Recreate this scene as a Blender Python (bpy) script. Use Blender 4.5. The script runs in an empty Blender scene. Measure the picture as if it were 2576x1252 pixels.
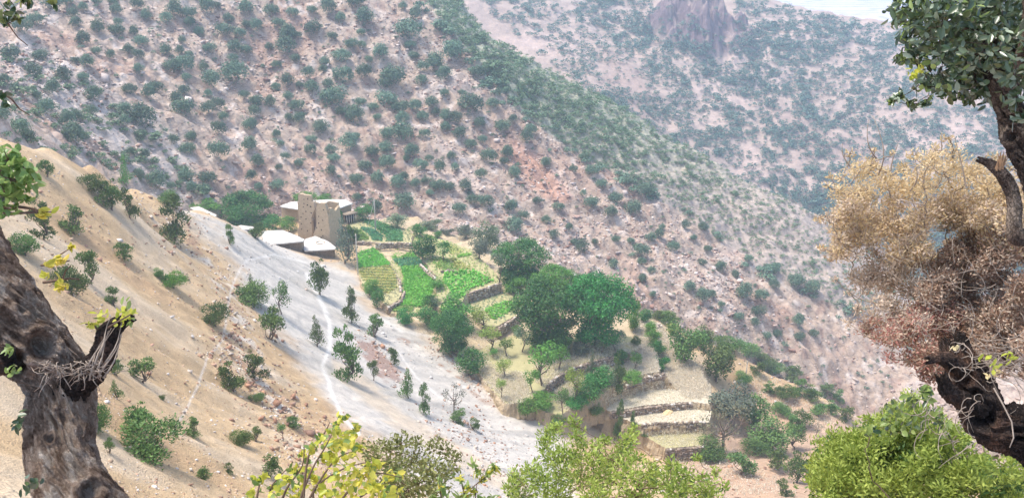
import bpy, math, random
import numpy as np
from mathutils import Vector, Matrix
from mathutils.bvhtree import BVHTree
from mathutils.geometry import tessellate_polygon
random.seed(7); RNG = np.random.default_rng(7)
S = bpy.context.scene; COL = S.collection
# ------------------------------------------------------------- camera, light, exposure
PITCH = math.radians(20.0); HF = 1288/math.tan(math.radians(30))
cam_d = bpy.data.cameras.new('camera'); cam = bpy.data.objects.new('camera', cam_d); COL.objects.link(cam)
cam.rotation_euler = (math.pi/2-PITCH, 0, 0); cam_d.sensor_width = 36; cam_d.lens = 18/math.tan(math.radians(30))
cam_d.clip_start = 0.05; cam_d.clip_end = 60000; S.camera = cam
SUN_EL, SUN_AZ = math.radians(68), math.radians(-75)      # azimuth from +Y towards +X
W = bpy.data.worlds.new("World"); S.world = W; W.use_nodes = True
nt = W.node_tree; sky = nt.nodes.new('ShaderNodeTexSky'); sky.sky_type = 'NISHITA'; sky.sun_disc = False
sky.sun_elevation = SUN_EL; sky.sun_rotation = SUN_AZ; sky.dust_density = 2.5; sky.air_density = 1.0
bg = nt.nodes['Background']; bg.inputs[1].default_value = 0.15; nt.links.new(sky.outputs[0], bg.inputs[0])
sl = bpy.data.lights.new('sun', 'SUN'); sl.energy = 2.1; sl.angle = math.radians(14); sl.color = (1, .955, .88)
so = bpy.data.objects.new('sun', sl); COL.objects.link(so)
sd = Vector((math.sin(SUN_AZ)*math.cos(SUN_EL), math.cos(SUN_AZ)*math.cos(SUN_EL), math.sin(SUN_EL)))
so.rotation_euler = sd.to_track_quat('Z', 'Y').to_euler()
S.view_settings.view_transform = 'Standard'; S.view_settings.look = 'None'; S.view_settings.gamma = 1
S.view_settings.exposure = 1.2
S.render.engine = 'CYCLES'; S.cycles.use_denoising = True; S.cycles.max_bounces = 6; S.cycles.volume_bounces = 1
S.cycles.transparent_max_bounces = 4; S.cycles.diffuse_bounces = 3; S.cycles.caustics_reflective = False
# ------------------------------------------------------------- helpers
CP, SP = math.cos(PITCH), math.sin(PITCH)
def ray(u, v):                       # photo position (width 2576) -> world direction
    x = (u-1288)/HF; y = -(v-626)/HF
    return Vector((x, CP+y*SP, -SP+y*CP))
def Pd(u, v, d):                     # point at horizontal range d
    r = ray(u, v); return r*(d/math.hypot(r.x, r.y))
def Pz(u, v, z): r = ray(u, v); return r*(z/r.z)
def PD(u, v, s): return ray(u, v).normalized()*s     # point at slant distance s
def project(P):
    y = P[:, 1]*CP-P[:, 2]*SP; x = P[:, 0]; z = P[:, 1]*SP+P[:, 2]*CP
    return 1288+HF*x/y, 626-HF*z/y
def tag(o, label=None, cat=None, group=None, kind=None):
    if label: o['label'] = label
    if cat: o['category'] = cat
    if group: o['group'] = group
    if kind: o['kind'] = kind
    return o
def np_mesh(name, V, F, mat=None, cols=None, tone=None, smooth=False):
    me = bpy.data.meshes.new(name); V = np.asarray(V, np.float32)
    groups = F if isinstance(F, list) else [F]
    groups = [np.asarray(g, np.int32) for g in groups if len(g)]
    idx = np.concatenate([g.ravel() for g in groups]); tot = np.concatenate([np.full(len(g), g.shape[1]) for g in groups]).astype(np.int32)
    start = np.concatenate([[0], np.cumsum(tot)[:-1]]).astype(np.int32)
    me.vertices.add(len(V)); me.vertices.foreach_set('co', V.ravel())
    me.loops.add(len(idx)); me.loops.foreach_set('vertex_index', idx)
    me.polygons.add(len(tot)); me.polygons.foreach_set('loop_start', start); me.polygons.foreach_set('loop_total', tot)
    if smooth: me.polygons.foreach_set('use_smooth', np.ones(len(tot), bool))
    if cols is not None:
        a = me.attributes.new('col', 'FLOAT_COLOR', 'POINT'); c = np.ones((len(V), 4), np.float32); c[:, :3] = cols
        a.data.foreach_set('color', c.ravel())
    if tone is not None:
        a = me.attributes.new('tone', 'FLOAT', 'POINT'); a.data.foreach_set('value', np.asarray(tone, np.float32))
    me.update(calc_edges=True)
    if mat: me.materials.append(mat)
    return me
def link(name, me, parent=None, loc=None):
    o = bpy.data.objects.new(name, me); COL.objects.link(o)
    if parent is not None: o.parent = parent
    if loc is not None: o.location = loc
    return o
def empty(name, loc): return link(name, None, None, loc)
# ---- noise
_P = RNG.permutation(256).astype(np.int32); _P = np.concatenate([_P, _P, _P]); _R = RNG.random(256).astype(np.float32)*2-1
def vnoise(x, y, z=0.0):
    x = np.asarray(x, np.float64); y = np.asarray(y, np.float64); z = np.zeros_like(x)+z
    xi = np.floor(x).astype(np.int64); yi = np.floor(y).astype(np.int64); zi = np.floor(z).astype(np.int64)
    fx = x-xi; fy = y-yi; fz = z-zi
    fx = fx*fx*(3-2*fx); fy = fy*fy*(3-2*fy); fz = fz*fz*(3-2*fz)
    def h(i, j, k): return _R[_P[_P[_P[i & 255]+(j & 255)]+(k & 255)]]
    def l(a, b, t): return a+(b-a)*t
    r = []
    for k in (0, 1):
        r.append(l(l(h(xi, yi, zi+k), h(xi+1, yi, zi+k), fx), l(h(xi, yi+1, zi+k), h(xi+1, yi+1, zi+k), fx), fy))
    return l(r[0], r[1], fz)
def fbm(x, y, o=4, z=0.0, g=.5):
    s = 0; a = 1
    for i in range(o):
        s = s+a*vnoise(x*2**i+i*17.3, y*2**i-i*9.1, z+i*3.7); a *= g
    return s
def sstep(a, b, x): t = np.clip((x-a)/(b-a), 0, 1); return t*t*(3-2*t)
class RBF:
    def __init__(s, pts):
        s.p = np.array([(p[0], p[1]) for p in pts]); z = np.array([p[2] for p in pts]); n = len(z)
        K = np.linalg.norm(s.p[:, None]-s.p[None], axis=2)
        A = np.zeros((n+3, n+3)); A[:n, :n] = -K-np.eye(n)*0.3; A[:n, n] = 1; A[:n, n+1:] = s.p; A[n:, :n] = A[:n, n:].T
        s.w = np.linalg.solve(A, np.concatenate([z, [0, 0, 0]]))
    def __call__(s, x, y):
        sh = np.shape(x); x = np.ravel(x); y = np.ravel(y); n = len(s.p)
        out = s.w[n]+s.w[n+1]*x+s.w[n+2]*y
        for i in range(n): out = out-s.w[i]*np.hypot(x-s.p[i, 0], y-s.p[i, 1])
        return out.reshape(sh)
def seg_dist(U, V, pts):
    D = np.full(U.shape, 1e9)
    for (a, b), (c, d) in zip(pts[:-1], pts[1:]):
        dx, dy = c-a, d-b; t = np.clip(((U-a)*dx+(V-b)*dy)/(dx*dx+dy*dy+1e-9), 0, 1)
        D = np.minimum(D, np.hypot(U-a-t*dx, V-b-t*dy))
    return D
def inside(U, V, poly):
    r = np.zeros(np.shape(U), bool); n = len(poly)
    for i in range(n):
        x1, y1 = poly[i]; x2, y2 = poly[(i+1) % n]
        c = ((y1 > V) != (y2 > V)) & (U < (x2-x1)*(V-y1)/((y2-y1) if y2 != y1 else 1e-9)+x1)
        r ^= c
    return r
def sdf(U, V, poly):                 # positive inside
    d = seg_dist(U, V, list(poly)+[poly[0]]); return np.where(inside(U, V, poly), d, -d)
# ---- materials
def new_mat(name):
    m = bpy.data.materials.new(name); m.use_nodes = True
    return m, m.node_tree, m.node_tree.nodes['Principled BSDF']
def ground_mat(name, col=None, scale=2.0, bump=.5, dist=.1, var=.25, rough=.95, crack=0.0, crack_scale=1.0, fine=12.0):
    m, t, b = new_mat(name); N = t.nodes.new; L = t.links.new
    tc = N('ShaderNodeTexCoord'); src = tc.outputs['Object']
    if col is None:
        a = N('ShaderNodeAttribute'); a.attribute_name = 'col'; c = a.outputs['Color']
    else:
        r = N('ShaderNodeRGB'); r.outputs[0].default_value = (*col, 1); c = r.outputs[0]
    n1 = N('ShaderNodeTexNoise'); n1.inputs['Scale'].default_value = scale; n1.inputs['Detail'].default_value = 8; n1.inputs['Roughness'].default_value = .68
    L(src, n1.inputs['Vector'])
    n2 = N('ShaderNodeTexNoise'); n2.inputs['Scale'].default_value = fine; n2.inputs['Detail'].default_value = 3; L(src, n2.inputs['Vector'])
    mr = N('ShaderNodeMapRange'); mr.inputs[1].default_value = .3; mr.inputs[2].default_value = .7; mr.inputs[3].default_value = 1-var; mr.inputs[4].default_value = 1+var
    ad = N('ShaderNodeMath'); ad.operation = 'MULTIPLY_ADD'; ad.inputs[1].default_value = .5; L(n2.outputs[0], ad.inputs[0])
    h = N('ShaderNodeMath'); h.operation = 'MULTIPLY'; h.inputs[1].default_value = .5; L(n1.outputs[0], h.inputs[0]); L(h.outputs[0], ad.inputs[2])
    L(ad.outputs[0], mr.inputs[0])
    mx = N('ShaderNodeVectorMath'); mx.operation = 'SCALE'; L(c, mx.inputs[0]); L(mr.outputs[0], mx.inputs['Scale'])
    colo = mx.outputs[0]; hgt = ad.outputs[0]
    if crack:
        vo = N('ShaderNodeTexVoronoi'); vo.feature = 'DISTANCE_TO_EDGE'; vo.inputs['Scale'].default_value = crack_scale
        mp = N('ShaderNodeMapping'); mp.inputs['Scale'].default_value = (1, .45, 2.2); mp.inputs['Rotation'].default_value = (.2, .5, .6); L(src, mp.inputs[0])
        dn = N('ShaderNodeVectorMath'); dn.operation = 'MULTIPLY_ADD'; dn.inputs[1].default_value = (.8,)*3; L(n1.outputs['Color'], dn.inputs[0]); L(mp.outputs[0], dn.inputs[2]); L(dn.outputs[0], vo.inputs['Vector'])
        cr = N('ShaderNodeMapRange'); cr.inputs[1].default_value = 0; cr.inputs[2].default_value = .12; cr.inputs[3].default_value = 1-crack; cr.inputs[4].default_value = 1; L(vo.outputs['Distance'], cr.inputs[0])
        m2 = N('ShaderNodeVectorMath'); m2.operation = 'SCALE'; L(colo, m2.inputs[0]); L(cr.outputs[0], m2.inputs['Scale']); colo = m2.outputs[0]
        hh = N('ShaderNodeMath'); hh.operation = 'MULTIPLY_ADD'; hh.inputs[1].default_value = .6; L(cr.outputs[0], hh.inputs[0]); L(hgt, hh.inputs[2]); hgt = hh.outputs[0]
    L(colo, b.inputs['Base Color']); b.inputs['Roughness'].default_value = rough; b.inputs['Specular IOR Level'].default_value = .15
    bp = N('ShaderNodeBump'); bp.inputs['Strength'].default_value = bump; bp.inputs['Distance'].default_value = dist; L(hgt, bp.inputs['Height']); L(bp.outputs[0], b.inputs['Normal'])
    return m
def leaf_mat(name, c1, c2, trans=.3, rough=.55, objvar=.25, spec=.3):
    m, t, b = new_mat(name); N = t.nodes.new; L = t.links.new
    a = N('ShaderNodeAttribute'); a.attribute_name = 'tone'
    mx = N('ShaderNodeMix'); mx.data_type = 'RGBA'; mx.inputs[6].default_value = (*c1, 1); mx.inputs[7].default_value = (*c2, 1); L(a.outputs['Fac'], mx.inputs[0])
    oi = N('ShaderNodeObjectInfo'); mr = N('ShaderNodeMapRange'); mr.inputs[3].default_value = 1-objvar; mr.inputs[4].default_value = 1+objvar; L(oi.outputs['Random'], mr.inputs[0])
    hs = N('ShaderNodeHueSaturation'); L(mx.outputs[2], hs.inputs['Color']); L(mr.outputs[0], hs.inputs['Value'])
    m3 = N('ShaderNodeMath'); m3.operation = 'MULTIPLY_ADD'; m3.inputs[1].default_value = .04; m3.inputs[2].default_value = .48; L(oi.outputs['Random'], m3.inputs[0]); L(m3.outputs[0], hs.inputs['Hue'])
    L(hs.outputs[0], b.inputs['Base Color']); b.inputs['Roughness'].default_value = rough; b.inputs['Specular IOR Level'].default_value = spec
    if trans:
        tr = N('ShaderNodeBsdfTranslucent'); L(hs.outputs[0], tr.inputs[0]); ms = N('ShaderNodeMixShader'); ms.inputs[0].default_value = trans
        out = t.nodes['Material Output']; L(b.outputs[0], ms.inputs[1]); L(tr.outputs[0], ms.inputs[2]); L(ms.outputs[0], out.inputs[0])
    return m
M = {}
M['near'] = ground_mat('hillside_soil', scale=1.1, bump=.9, dist=.25, var=.32, fine=11)
M['mtn'] = ground_mat('mountain_rock', scale=.5, bump=.7, dist=.4, var=.22, crack=.22, crack_scale=.35, fine=3.0)
M['far'] = ground_mat('far_rock', scale=.15, bump=.6, dist=1.2, var=.2, fine=1)
M['crag'] = ground_mat('crag_rock', (.25, .19, .2), scale=.12, bump=.8, dist=1.5, var=.35, crack=.2, crack_scale=.12)
M['plain'] = ground_mat('plain_soil', (.42, .36, .38), scale=.006, bump=.1, var=.15, fine=.05)
M['terrace'] = ground_mat('terrace_soil', (.37, .33, .17), scale=1.2, bump=.5, dist=.15, var=.25, fine=9)
M['bank'] = ground_mat('bank_soil', (.42, .33, .215), scale=1.6, bump=.7, dist=.2, var=.35, fine=8)
M['dry'] = ground_mat('dry_grass_ground', (.54, .47, .35), scale=1.6, bump=.9, dist=.2, var=.38, fine=14)
M['stone'] = ground_mat('wall_stone', scale=3, bump=.6, dist=.06, var=.3, fine=20)
M['mud'] = ground_mat('mud_brick', (.48, .365, .24), scale=2.2, bump=.9, dist=.12, var=.32, fine=16)
M['mudstone'] = ground_mat('mud_and_stone', (.34, .26, .18), scale=2.5, bump=.9, dist=.12, var=.35, fine=9, crack=.4, crack_scale=3)
M['roof'] = ground_mat('pale_clay_roof', (.55, .52, .47), scale=.9, bump=.5, dist=.08, var=.30, fine=7)
M['wood'] = ground_mat('old_wood', (.28, .22, .16), scale=6, bump=.4, dist=.02, var=.3)
M['polewood'] = ground_mat('pole_wood', (.42, .38, .32), scale=6, bump=.4, dist=.02, var=.2)
M['dark'] = ground_mat('opening_shade', (.03, .025, .02), scale=6, bump=.1)  # near-black colour stands for the shade inside holes and the porch
M['river'], _t, _b = new_mat('river_water'); _b.inputs['Base Color'].default_value = (.38, .42, .46, 1); _b.inputs['Roughness'].default_value = .25
M['trunk'] = ground_mat('tree_bark', (.17, .13, .10), scale=5, bump=.6, dist=.05, var=.35)
# ------------------------------------------------------------- terrain heights
def pts_d(l): return [tuple(Pd(u, v, d)) for u, v, d in l]
def pts_z(l): return [tuple(Pz(u, v, z)) for u, v, z in l]
def behind(l):                      # (u, range, z)
    r = []
    for u, d, z in l:
        az = math.atan((u-1288)/(HF*CP)); r.append((d*math.sin(az), d*math.cos(az), z))
    return r
near_pts = pts_d([(0, 345, 100), (130, 382, 108), (230, 420, 116), (330, 468, 127), (480, 526, 143), (600, 568, 152), (665, 614, 149), (600, 750, 105), (400, 750, 85),
    (200, 600, 88), (200, 800, 64), (200, 1000, 48), (0, 800, 52), (0, 550, 76), (600, 1000, 72), (400, 1000, 60), (1000, 1000, 95), (800, 850, 105), (800, 1000, 84), (700, 680, 128), (400, 600, 113),
    (0, 1250, 26), (400, 1250, 36), (800, 1250, 50), (1250, 1250, 72), (1000, 1130, 72), (1700, 1250, 88), (2050, 1250, 95), (2500, 1250, 108), (-400, 345, 90), (-400, 800, 42), (-400, 1250, 18)])
near_pts += pts_z([(843, 657, -57.2), (900, 722, -58.4), (985, 795, -59.5), (1090, 862, -60.6), (1205, 955, -61.9), (1330, 1045, -64.1), (1500, 1065, -66.9), (1600, 1150, -69.5),
    (950, 590, -59.4), (1150, 610, -59.5), (1050, 720, -60.0), (1150, 700, -59.5), (1250, 700, -59.3), (1290, 770, -60.0), (1350, 880, -61.9), (1430, 960, -63.1), (1600, 900, -62.9), (1650, 1000, -66.9), (1680, 1090, -68.4),
    (1800, 980, -67), (1400, 700, -60), (1500, 760, -61.5), (1600, 782, -62.8), (1690, 815, -64), (1850, 885, -67.5), (2000, 965, -71), (2130, 1030, -75), (2250, 1110, -79), (2400, 1170, -84), (2700, 1230, -88), (1900, 1100, -72), (850, 540, -57.4), (760, 560, -57), (700, 550, -57.0), (1050, 545, -57.8), (1230, 590, -58.6), (1880, 1000, -70),
    (1040, 800, -59.1), (1100, 792, -59.0), (1165, 790, -59.6), (1170, 840, -60.3), (1215, 805, -60.1), (1200, 880, -61.0), (1230, 965, -61.9), (1280, 1005, -62.8), (1400, 1012, -63.2), (1455, 1022, -64.5), (1505, 1000, -65.4),
    (1530, 1048, -66.6), (1600, 1110, -68.3), (1670, 1142, -69.0), (1780, 1132, -69.3), (765, 636, -55.7), (802, 646, -56.5), (1810, 1045, -67.6), (1812, 1000, -66.9), (1785, 900, -65.6), (1740, 850, -64.9)])
near_pts += behind([(-400, 110, -36), (0, 122, -42), (130, 130, -45), (330, 148, -56), (480, 162, -62), (600, 178, -63), (700, 196, -66), (850, 197, -68), (1000, 194, -68), (1150, 186, -70), (1300, 176, -72), (1450, 168, -75), (1600, 160, -82), (1750, 158, -90), (1850, 158, -97),
    (2000, 160, -104), (2150, 172, -112), (2300, 190, -122), (2600, 190, -126), (-200, 140, -60), (300, 175, -75), (800, 215, -85), (1400, 200, -95), (2000, 190, -130)])
near_pts += [(0, 0, -1.75), (-6, 2, -.6), (6, 2, -3.6), (0, 6, -6.2), (-10, 10, -5.5), (10, 10, -10.5), (0, 14, -13), (0, -8, 3), (-12, 0, 1.5), (12, 0, -5), (25, 20, -20), (0, 30, -27), (25, 45, -40), (-20, -8, 6)]
mtn_pts = pts_d([(-400, 345, 140), (0, 345, 152), (330, 470, 178), (600, 560, 192), (900, 515, 205), (1150, 600, 190), (1400, 650, 192), (1600, 745, 197), (1850, 865, 200), (2050, 965, 203), (2170, 1008, 206), (2350, 1030, 208), (2700, 1100, 210),
    (-400, 0, 235), (0, 0, 255), (0, 200, 208), (300, 150, 240), (600, 0, 282), (600, 250, 245), (850, 350, 232), (1000, 250, 250), (1000, 450, 217), (1200, 400, 225), (1300, 550, 205), (1500, 600, 214), (1800, 750, 212), (2000, 850, 213),
    (1060, 0, 295), (1150, 110, 280), (1230, 200, 266), (1320, 290, 257), (1500, 420, 250), (1650, 505, 245), (1800, 600, 240), (2000, 715, 233), (2150, 805, 229), (2300, 900, 226),
    (1200, 45, 330), (1330, 140, 325), (1450, 220, 320), (1560, 300, 316), (1700, 400, 310), (1850, 490, 302), (2070, 590, 292), (2250, 700, 282), (2400, 800, 272),
    (0, -200, 300), (600, -200, 335), (1060, -150, 350), (-500, -200, 280)])
mtn_pts += behind([(1100, 390, -40), (1200, 375, -62), (1450, 365, -95), (1700, 350, -120), (1850, 345, -135), (2070, 335, -150), (2300, 320, -165), (0, 420, -20), (600, 420, -20), (0, 120, -60), (500, 150, -90), (1000, 160, -100), (1500, 165, -120), (2200, 190, -128)])
far_pts = pts_d([(1200, 200, 420), (1500, 320, 425), (1700, 440, 430), (2000, 600, 420), (2200, 720, 410), (2500, 850, 400), (1250, 60, 520), (1600, 150, 520), (1900, 250, 520), (2200, 350, 500), (2500, 400, 480), (2350, 480, 455),
    (1880, -3, 700), (1960, 18, 706), (2050, 38, 710), (2150, 55, 705), (2250, 74, 700), (2450, 150, 660), (2700, 260, 600), (1500, -120, 700), (1200, -120, 650), (1750, -60, 700)])
far_pts += behind([(1750, 800, -70), (1900, 800, -120), (2050, 800, -135), (2250, 790, -145), (2450, 760, -155), (2700, 720, -170), (1200, 330, -130), (1700, 350, -160), (2300, 340, -220)])
H_near, H_mtn, H_far = RBF(near_pts), RBF(mtn_pts), RBF(far_pts)
def polar(az0, az1, na, d0, d1, nd):
    A, R = np.meshgrid(np.radians(np.linspace(az0, az1, na)), np.geomspace(d0, d1, nd)); return R*np.sin(A), R*np.cos(A)
def grid_faces(na, nd):
    i = np.arange(na*nd).reshape(nd, na); return np.stack([i[:-1, :-1], i[:-1, 1:], i[1:, 1:], i[1:, :-1]], -1).reshape(-1, 4)
def lerp3(a, b, t): return a+(np.array(b)-a)*t[..., None]
# near hillside
def near_detail(X, Y):
    D = np.hypot(X, Y); w = np.clip(D/60, .08, 1)
    c, s = math.cos(-.62), math.sin(-.62); a = X*c-Y*s; b = X*s+Y*c
    q = Pz(1300, 830, -61); w = w*(1-.8*np.exp(-((X-q.x)**2+(Y-q.y)**2)/34**2))
    return w*(.5*fbm(X/14, Y/14, 3)+.42*fbm(a/9, b/2.2, 4, 2.)+.12*fbm(X/1.1, Y/1.1, 3, 5.))
def Zn(x, y): return H_near(x, y)+near_detail(x, y)
na, nd = 1200, 1350
X, Y = polar(-39, 43, na, 1.6, 245, nd); Z = Zn(X, Y)
P = np.stack([X.ravel(), Y.ravel(), Z.ravel()], -1); U, V = project(P)
U = U+7*fbm(P[:, 0]/3, P[:, 1]/3, 3); V = V+7*fbm(P[:, 0]/3+50, P[:, 1]/3, 3)
n1 = fbm(P[:, 0]/6, P[:, 1]/6, 4, 9.); n2 = fbm(P[:, 0]/1.3, P[:, 1]/1.3, 3, 4.)
OCH = (.49, .345, .195)
C = np.tile(np.array(OCH), (len(P), 1))
C = lerp3(C, (.54, .42, .285), sstep(-.2, .9, n1)); C = lerp3(C, (.42, .27, .15), sstep(.1, 1.1, -n1)*.6)
GREY = [(470, 528), (600, 565), (760, 630), (850, 660), (900, 725), (985, 795), (1090, 855), (1205, 950), (1330, 1040), (1420, 1120), (1440, 1270), (1150, 1270), (960, 1130), (850, 1050), (790, 960), (740, 910), (700, 860), (640, 770), (600, 690), (560, 620), (500, 570)]
g = sstep(-30, 26, sdf(U, V, GREY)+22*n1+8*n2)
C = lerp3(C, (.53, .48, .415), g)
c_, s_ = math.cos(-.62), math.sin(-.62); aa = P[:, 0]*c_-P[:, 1]*s_; bb = P[:, 0]*s_+P[:, 1]*c_
C = lerp3(C, (.36, .335, .30), g*sstep(0, .8, fbm(aa/14, bb/2.0, 4, 3.))*.7)
TAN = [(840, 900), (900, 930), (990, 1010), (1080, 1080), (1200, 1150), (1340, 1230), (1300, 1262), (1150, 1170), (1020, 1090), (930, 1020), (860, 960)]
C = lerp3(C, (.55, .45, .335), sstep(-10, 12, sdf(U, V, TAN)+6*n2)*.9)
RED = [(905, 840), (950, 870), (990, 920), (1010, 960), (960, 945), (920, 900), (890, 870)]
C = lerp3(C, (.33, .20, .15), sstep(-6, 10, sdf(U, V, RED)+8*n2)*.8)
for pl, w in (([(400, 545), (470, 600), (560, 700), (600, 800), (640, 880)], 30), ([(560, 860), (640, 940), (720, 1040), (790, 1150)], 32), ([(1010, 850), (1120, 930), (1230, 1010)], 16)):
    C = lerp3(C, (.34, .21, .14), (1-sstep(0, w, seg_dist(U, V, pl)))*sstep(.2, .7, n2)*.75)
    C = lerp3(C, (.66, .60, .52), (1-sstep(0, w*1.4, seg_dist(U, V, pl)))*sstep(.2, .8, -n2)*.7)
RB = [(1700, 1270), (1720, 1130), (1800, 1120), (1860, 1000), (1900, 960), (2140, 1030), (2300, 1270)]
C = lerp3(C, (.42, .28, .20), sstep(-10, 20, sdf(U, V, RB)+12*n1)*.75)
SPUR = [(1080, 850), (900, 690), (900, 540), (1250, 560), (1650, 780), (1800, 950), (1780, 1120), (1600, 1080), (1330, 1040)]
C = lerp3(C, (.50, .39, .25), sstep(-5, 10, sdf(U, V, SPUR)))
Uo, Vo = project(P)
Uo = Uo+2.5*vnoise(P[:, 0]/2, P[:, 1]/2)
for pl, w in (([(433, 1088), (478, 1010), (503, 960), (518, 905), (560, 855), (573, 770), (590, 700), (620, 655), (690, 640), (770, 660)], 4.5), ([(770, 690), (800, 740), (826, 800), (832, 860), (812, 920), (832, 980), (856, 1040), (900, 1090)], 8),
              ([(940, 790), (1010, 832), (1095, 848)], 4), ([(1000, 880), (1050, 950), (1110, 1000)], 4)):
    C = lerp3(C, (.72, .67, .60), (1-sstep(w*.1, w*1.1, seg_dist(Uo, Vo, pl)))*(.8 if w > 4.4 and w > 7 else .5))
ob_near = link('hillside', np_mesh('hillside', P, grid_faces(na, nd), M['near'], cols=C, smooth=True)); tag(ob_near, kind='structure')
NEAR = (P, grid_faces(na, nd))
# mountain across the ravine
def mtn_detail(X, Y):
    c, s = math.cos(.9), math.sin(.9); a = X*c-Y*s; b = X*s+Y*c; wx = 3*fbm(X/25, Y/25, 2)
    st = np.abs(fbm(a/11+wx, b/2.4, 3, 1.))
    return 4.2*fbm(X/45, Y/45, 4)+.45*(1-st*2)+.6*fbm(X/2.2, Y/2.2, 3, 7.)+.9*fbm(X/7, Y/4, 4, 5.)
def Zm(x, y): return H_mtn(x, y)+mtn_detail(x, y)
na, nd = 1250, 1000
X, Y = polar(-37, 40, na, 140, 460, nd); Z = Zm(X, Y)
P = np.stack([X.ravel(), Y.ravel(), Z.ravel()], -1); U, V = project(P)
n1 = fbm(P[:, 0]/16, P[:, 1]/16, 4, 9.); n2 = fbm(P[:, 0]/2.5, P[:, 1]/2.5, 3, 4.)
C = np.tile(np.array((.38, .29, .225)), (len(P), 1))
C = lerp3(C, (.44, .345, .285), sstep(0, 1, n1)); C = lerp3(C, (.34, .21, .155), sstep(.2, 1.1, -n1)*.6)
C = lerp3(C, (.58, .50, .44), sstep(.35, .9, n2)*.6); C = lerp3(C, (.27, .17, .13), sstep(.35, .9, -n2)*.6)
GREYM = [(330, 300), (470, 330), (480, 420), (420, 520), (330, 470), (200, 330), (60, 200), (60, 60), (200, 220)]
C = lerp3(C, (.44, .39, .35), sstep(-40, 40, sdf(U, V, GREYM)+30*n1)*.55)
REDM = [(1290, 350), (1360, 400), (1440, 500), (1400, 520), (1330, 470), (1280, 400)]
C = lerp3(C, (.42, .22, .15), sstep(-12, 14, sdf(U, V, REDM)+10*n2)*.7)
BACK = [(1060, -10), (1240, 205), (1310, 285), (1400, 350), (1500, 415), (1650, 500), (1800, 598), (1950, 690), (2300, 890), (2560, 760), (2120, 530), (1740, 340), (1370, 80), (1220, -20), (1180, -60)]
bk = sstep(-6, 10, sdf(U, V, BACK)+6*n2); C = lerp3(C, (.38, .31, .26), bk); C = lerp3(C, (.28, .30, .21), bk*sstep(560, 250, V)*.8)
ob_mtn = link('mountain', np_mesh('mountain', P, grid_faces(na, nd), M['mtn'], cols=C, smooth=True)); tag(ob_mtn, kind='structure')
MTN = (P, grid_faces(na, nd))
# far mountain
CRC = Pd(1752, 88, 575)
def crag_mask(x, y, soft=.5): r = np.hypot((x-CRC.x)/31, (y-CRC.y)/34)+.28*fbm(x/16, y/16, 4, 8.); return 1-sstep(1-soft, 1+soft*.4, r)
def Zf(x, y):
    m_ = crag_mask(x, y, .55); return H_far(x, y)+5*fbm(x/70, y/70, 4)+1.2*fbm(x/8, y/8, 3, 4.)+m_*(14+7*np.abs(fbm(x/13, y/13, 4, 3.))+9*fbm(x/6, y/24, 4, 6.))
na, nd = 1100, 900
X, Y = polar(-8, 42, na, 330, 900, nd); Z = Zf(X, Y)
P = np.stack([X.ravel(), Y.ravel(), Z.ravel()], -1); n1 = fbm(P[:, 0]/30, P[:, 1]/30, 4, 9.)
C = np.tile(np.array((.37, .28, .23)), (len(P), 1)); C = lerp3(C, (.44, .33, .28), sstep(0, 1, n1)); C = lerp3(C, (.29, .20, .165), sstep(.2, 1, -n1)*.6)
C = lerp3(C, (.16, .11, .115), crag_mask(X.ravel(), Y.ravel(), .25)); C = lerp3(C, (.27, .20, .18), crag_mask(X.ravel(), Y.ravel(), .25)*sstep(.2, .8, fbm(P[:, 0]/5, P[:, 1]/5, 3, P[:, 2]/14)))
ob_far = link('far_mountain', np_mesh('far_mountain', P, grid_faces(na, nd), M['far'], cols=C, smooth=True)); tag(ob_far, kind='structure')
FAR = (P, grid_faces(na, nd))
# distant plain as one wide sheet with low terrace banks
gx = np.concatenate([-np.geomspace(300, 12000, 30)[::-1], np.linspace(-290, 3200, 240), np.geomspace(3300, 12000, 24)])
gy = np.concatenate([np.linspace(-400, 1200, 20), np.linspace(1230, 4200, 420), np.geomspace(4300, 15000, 24)])
X, Y = np.meshgrid(gx, gy); st = 9*fbm(X/700, Y/260, 3)
q = st/1.6; Z = -222+1.6*(np.floor(q)+sstep(.0, .12, q-np.floor(q)))+3*fbm(X/400, Y/400, 2)
P = np.stack([X.ravel(), Y.ravel(), Z.ravel()], -1)
C = lerp3(np.tile(np.array((.68, .48, .46)), (len(P), 1)), (.16, .12, .12), ((q-np.floor(q)) < .2).ravel()*.9)
M['plain'] = ground_mat('plain_soil', None, scale=.01, bump=.1, var=.12, fine=.06)
tag(link('ground', np_mesh('ground', P, grid_faces(len(gx), len(gy)), M['plain'], cols=C, smooth=True)), kind='structure')
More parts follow.
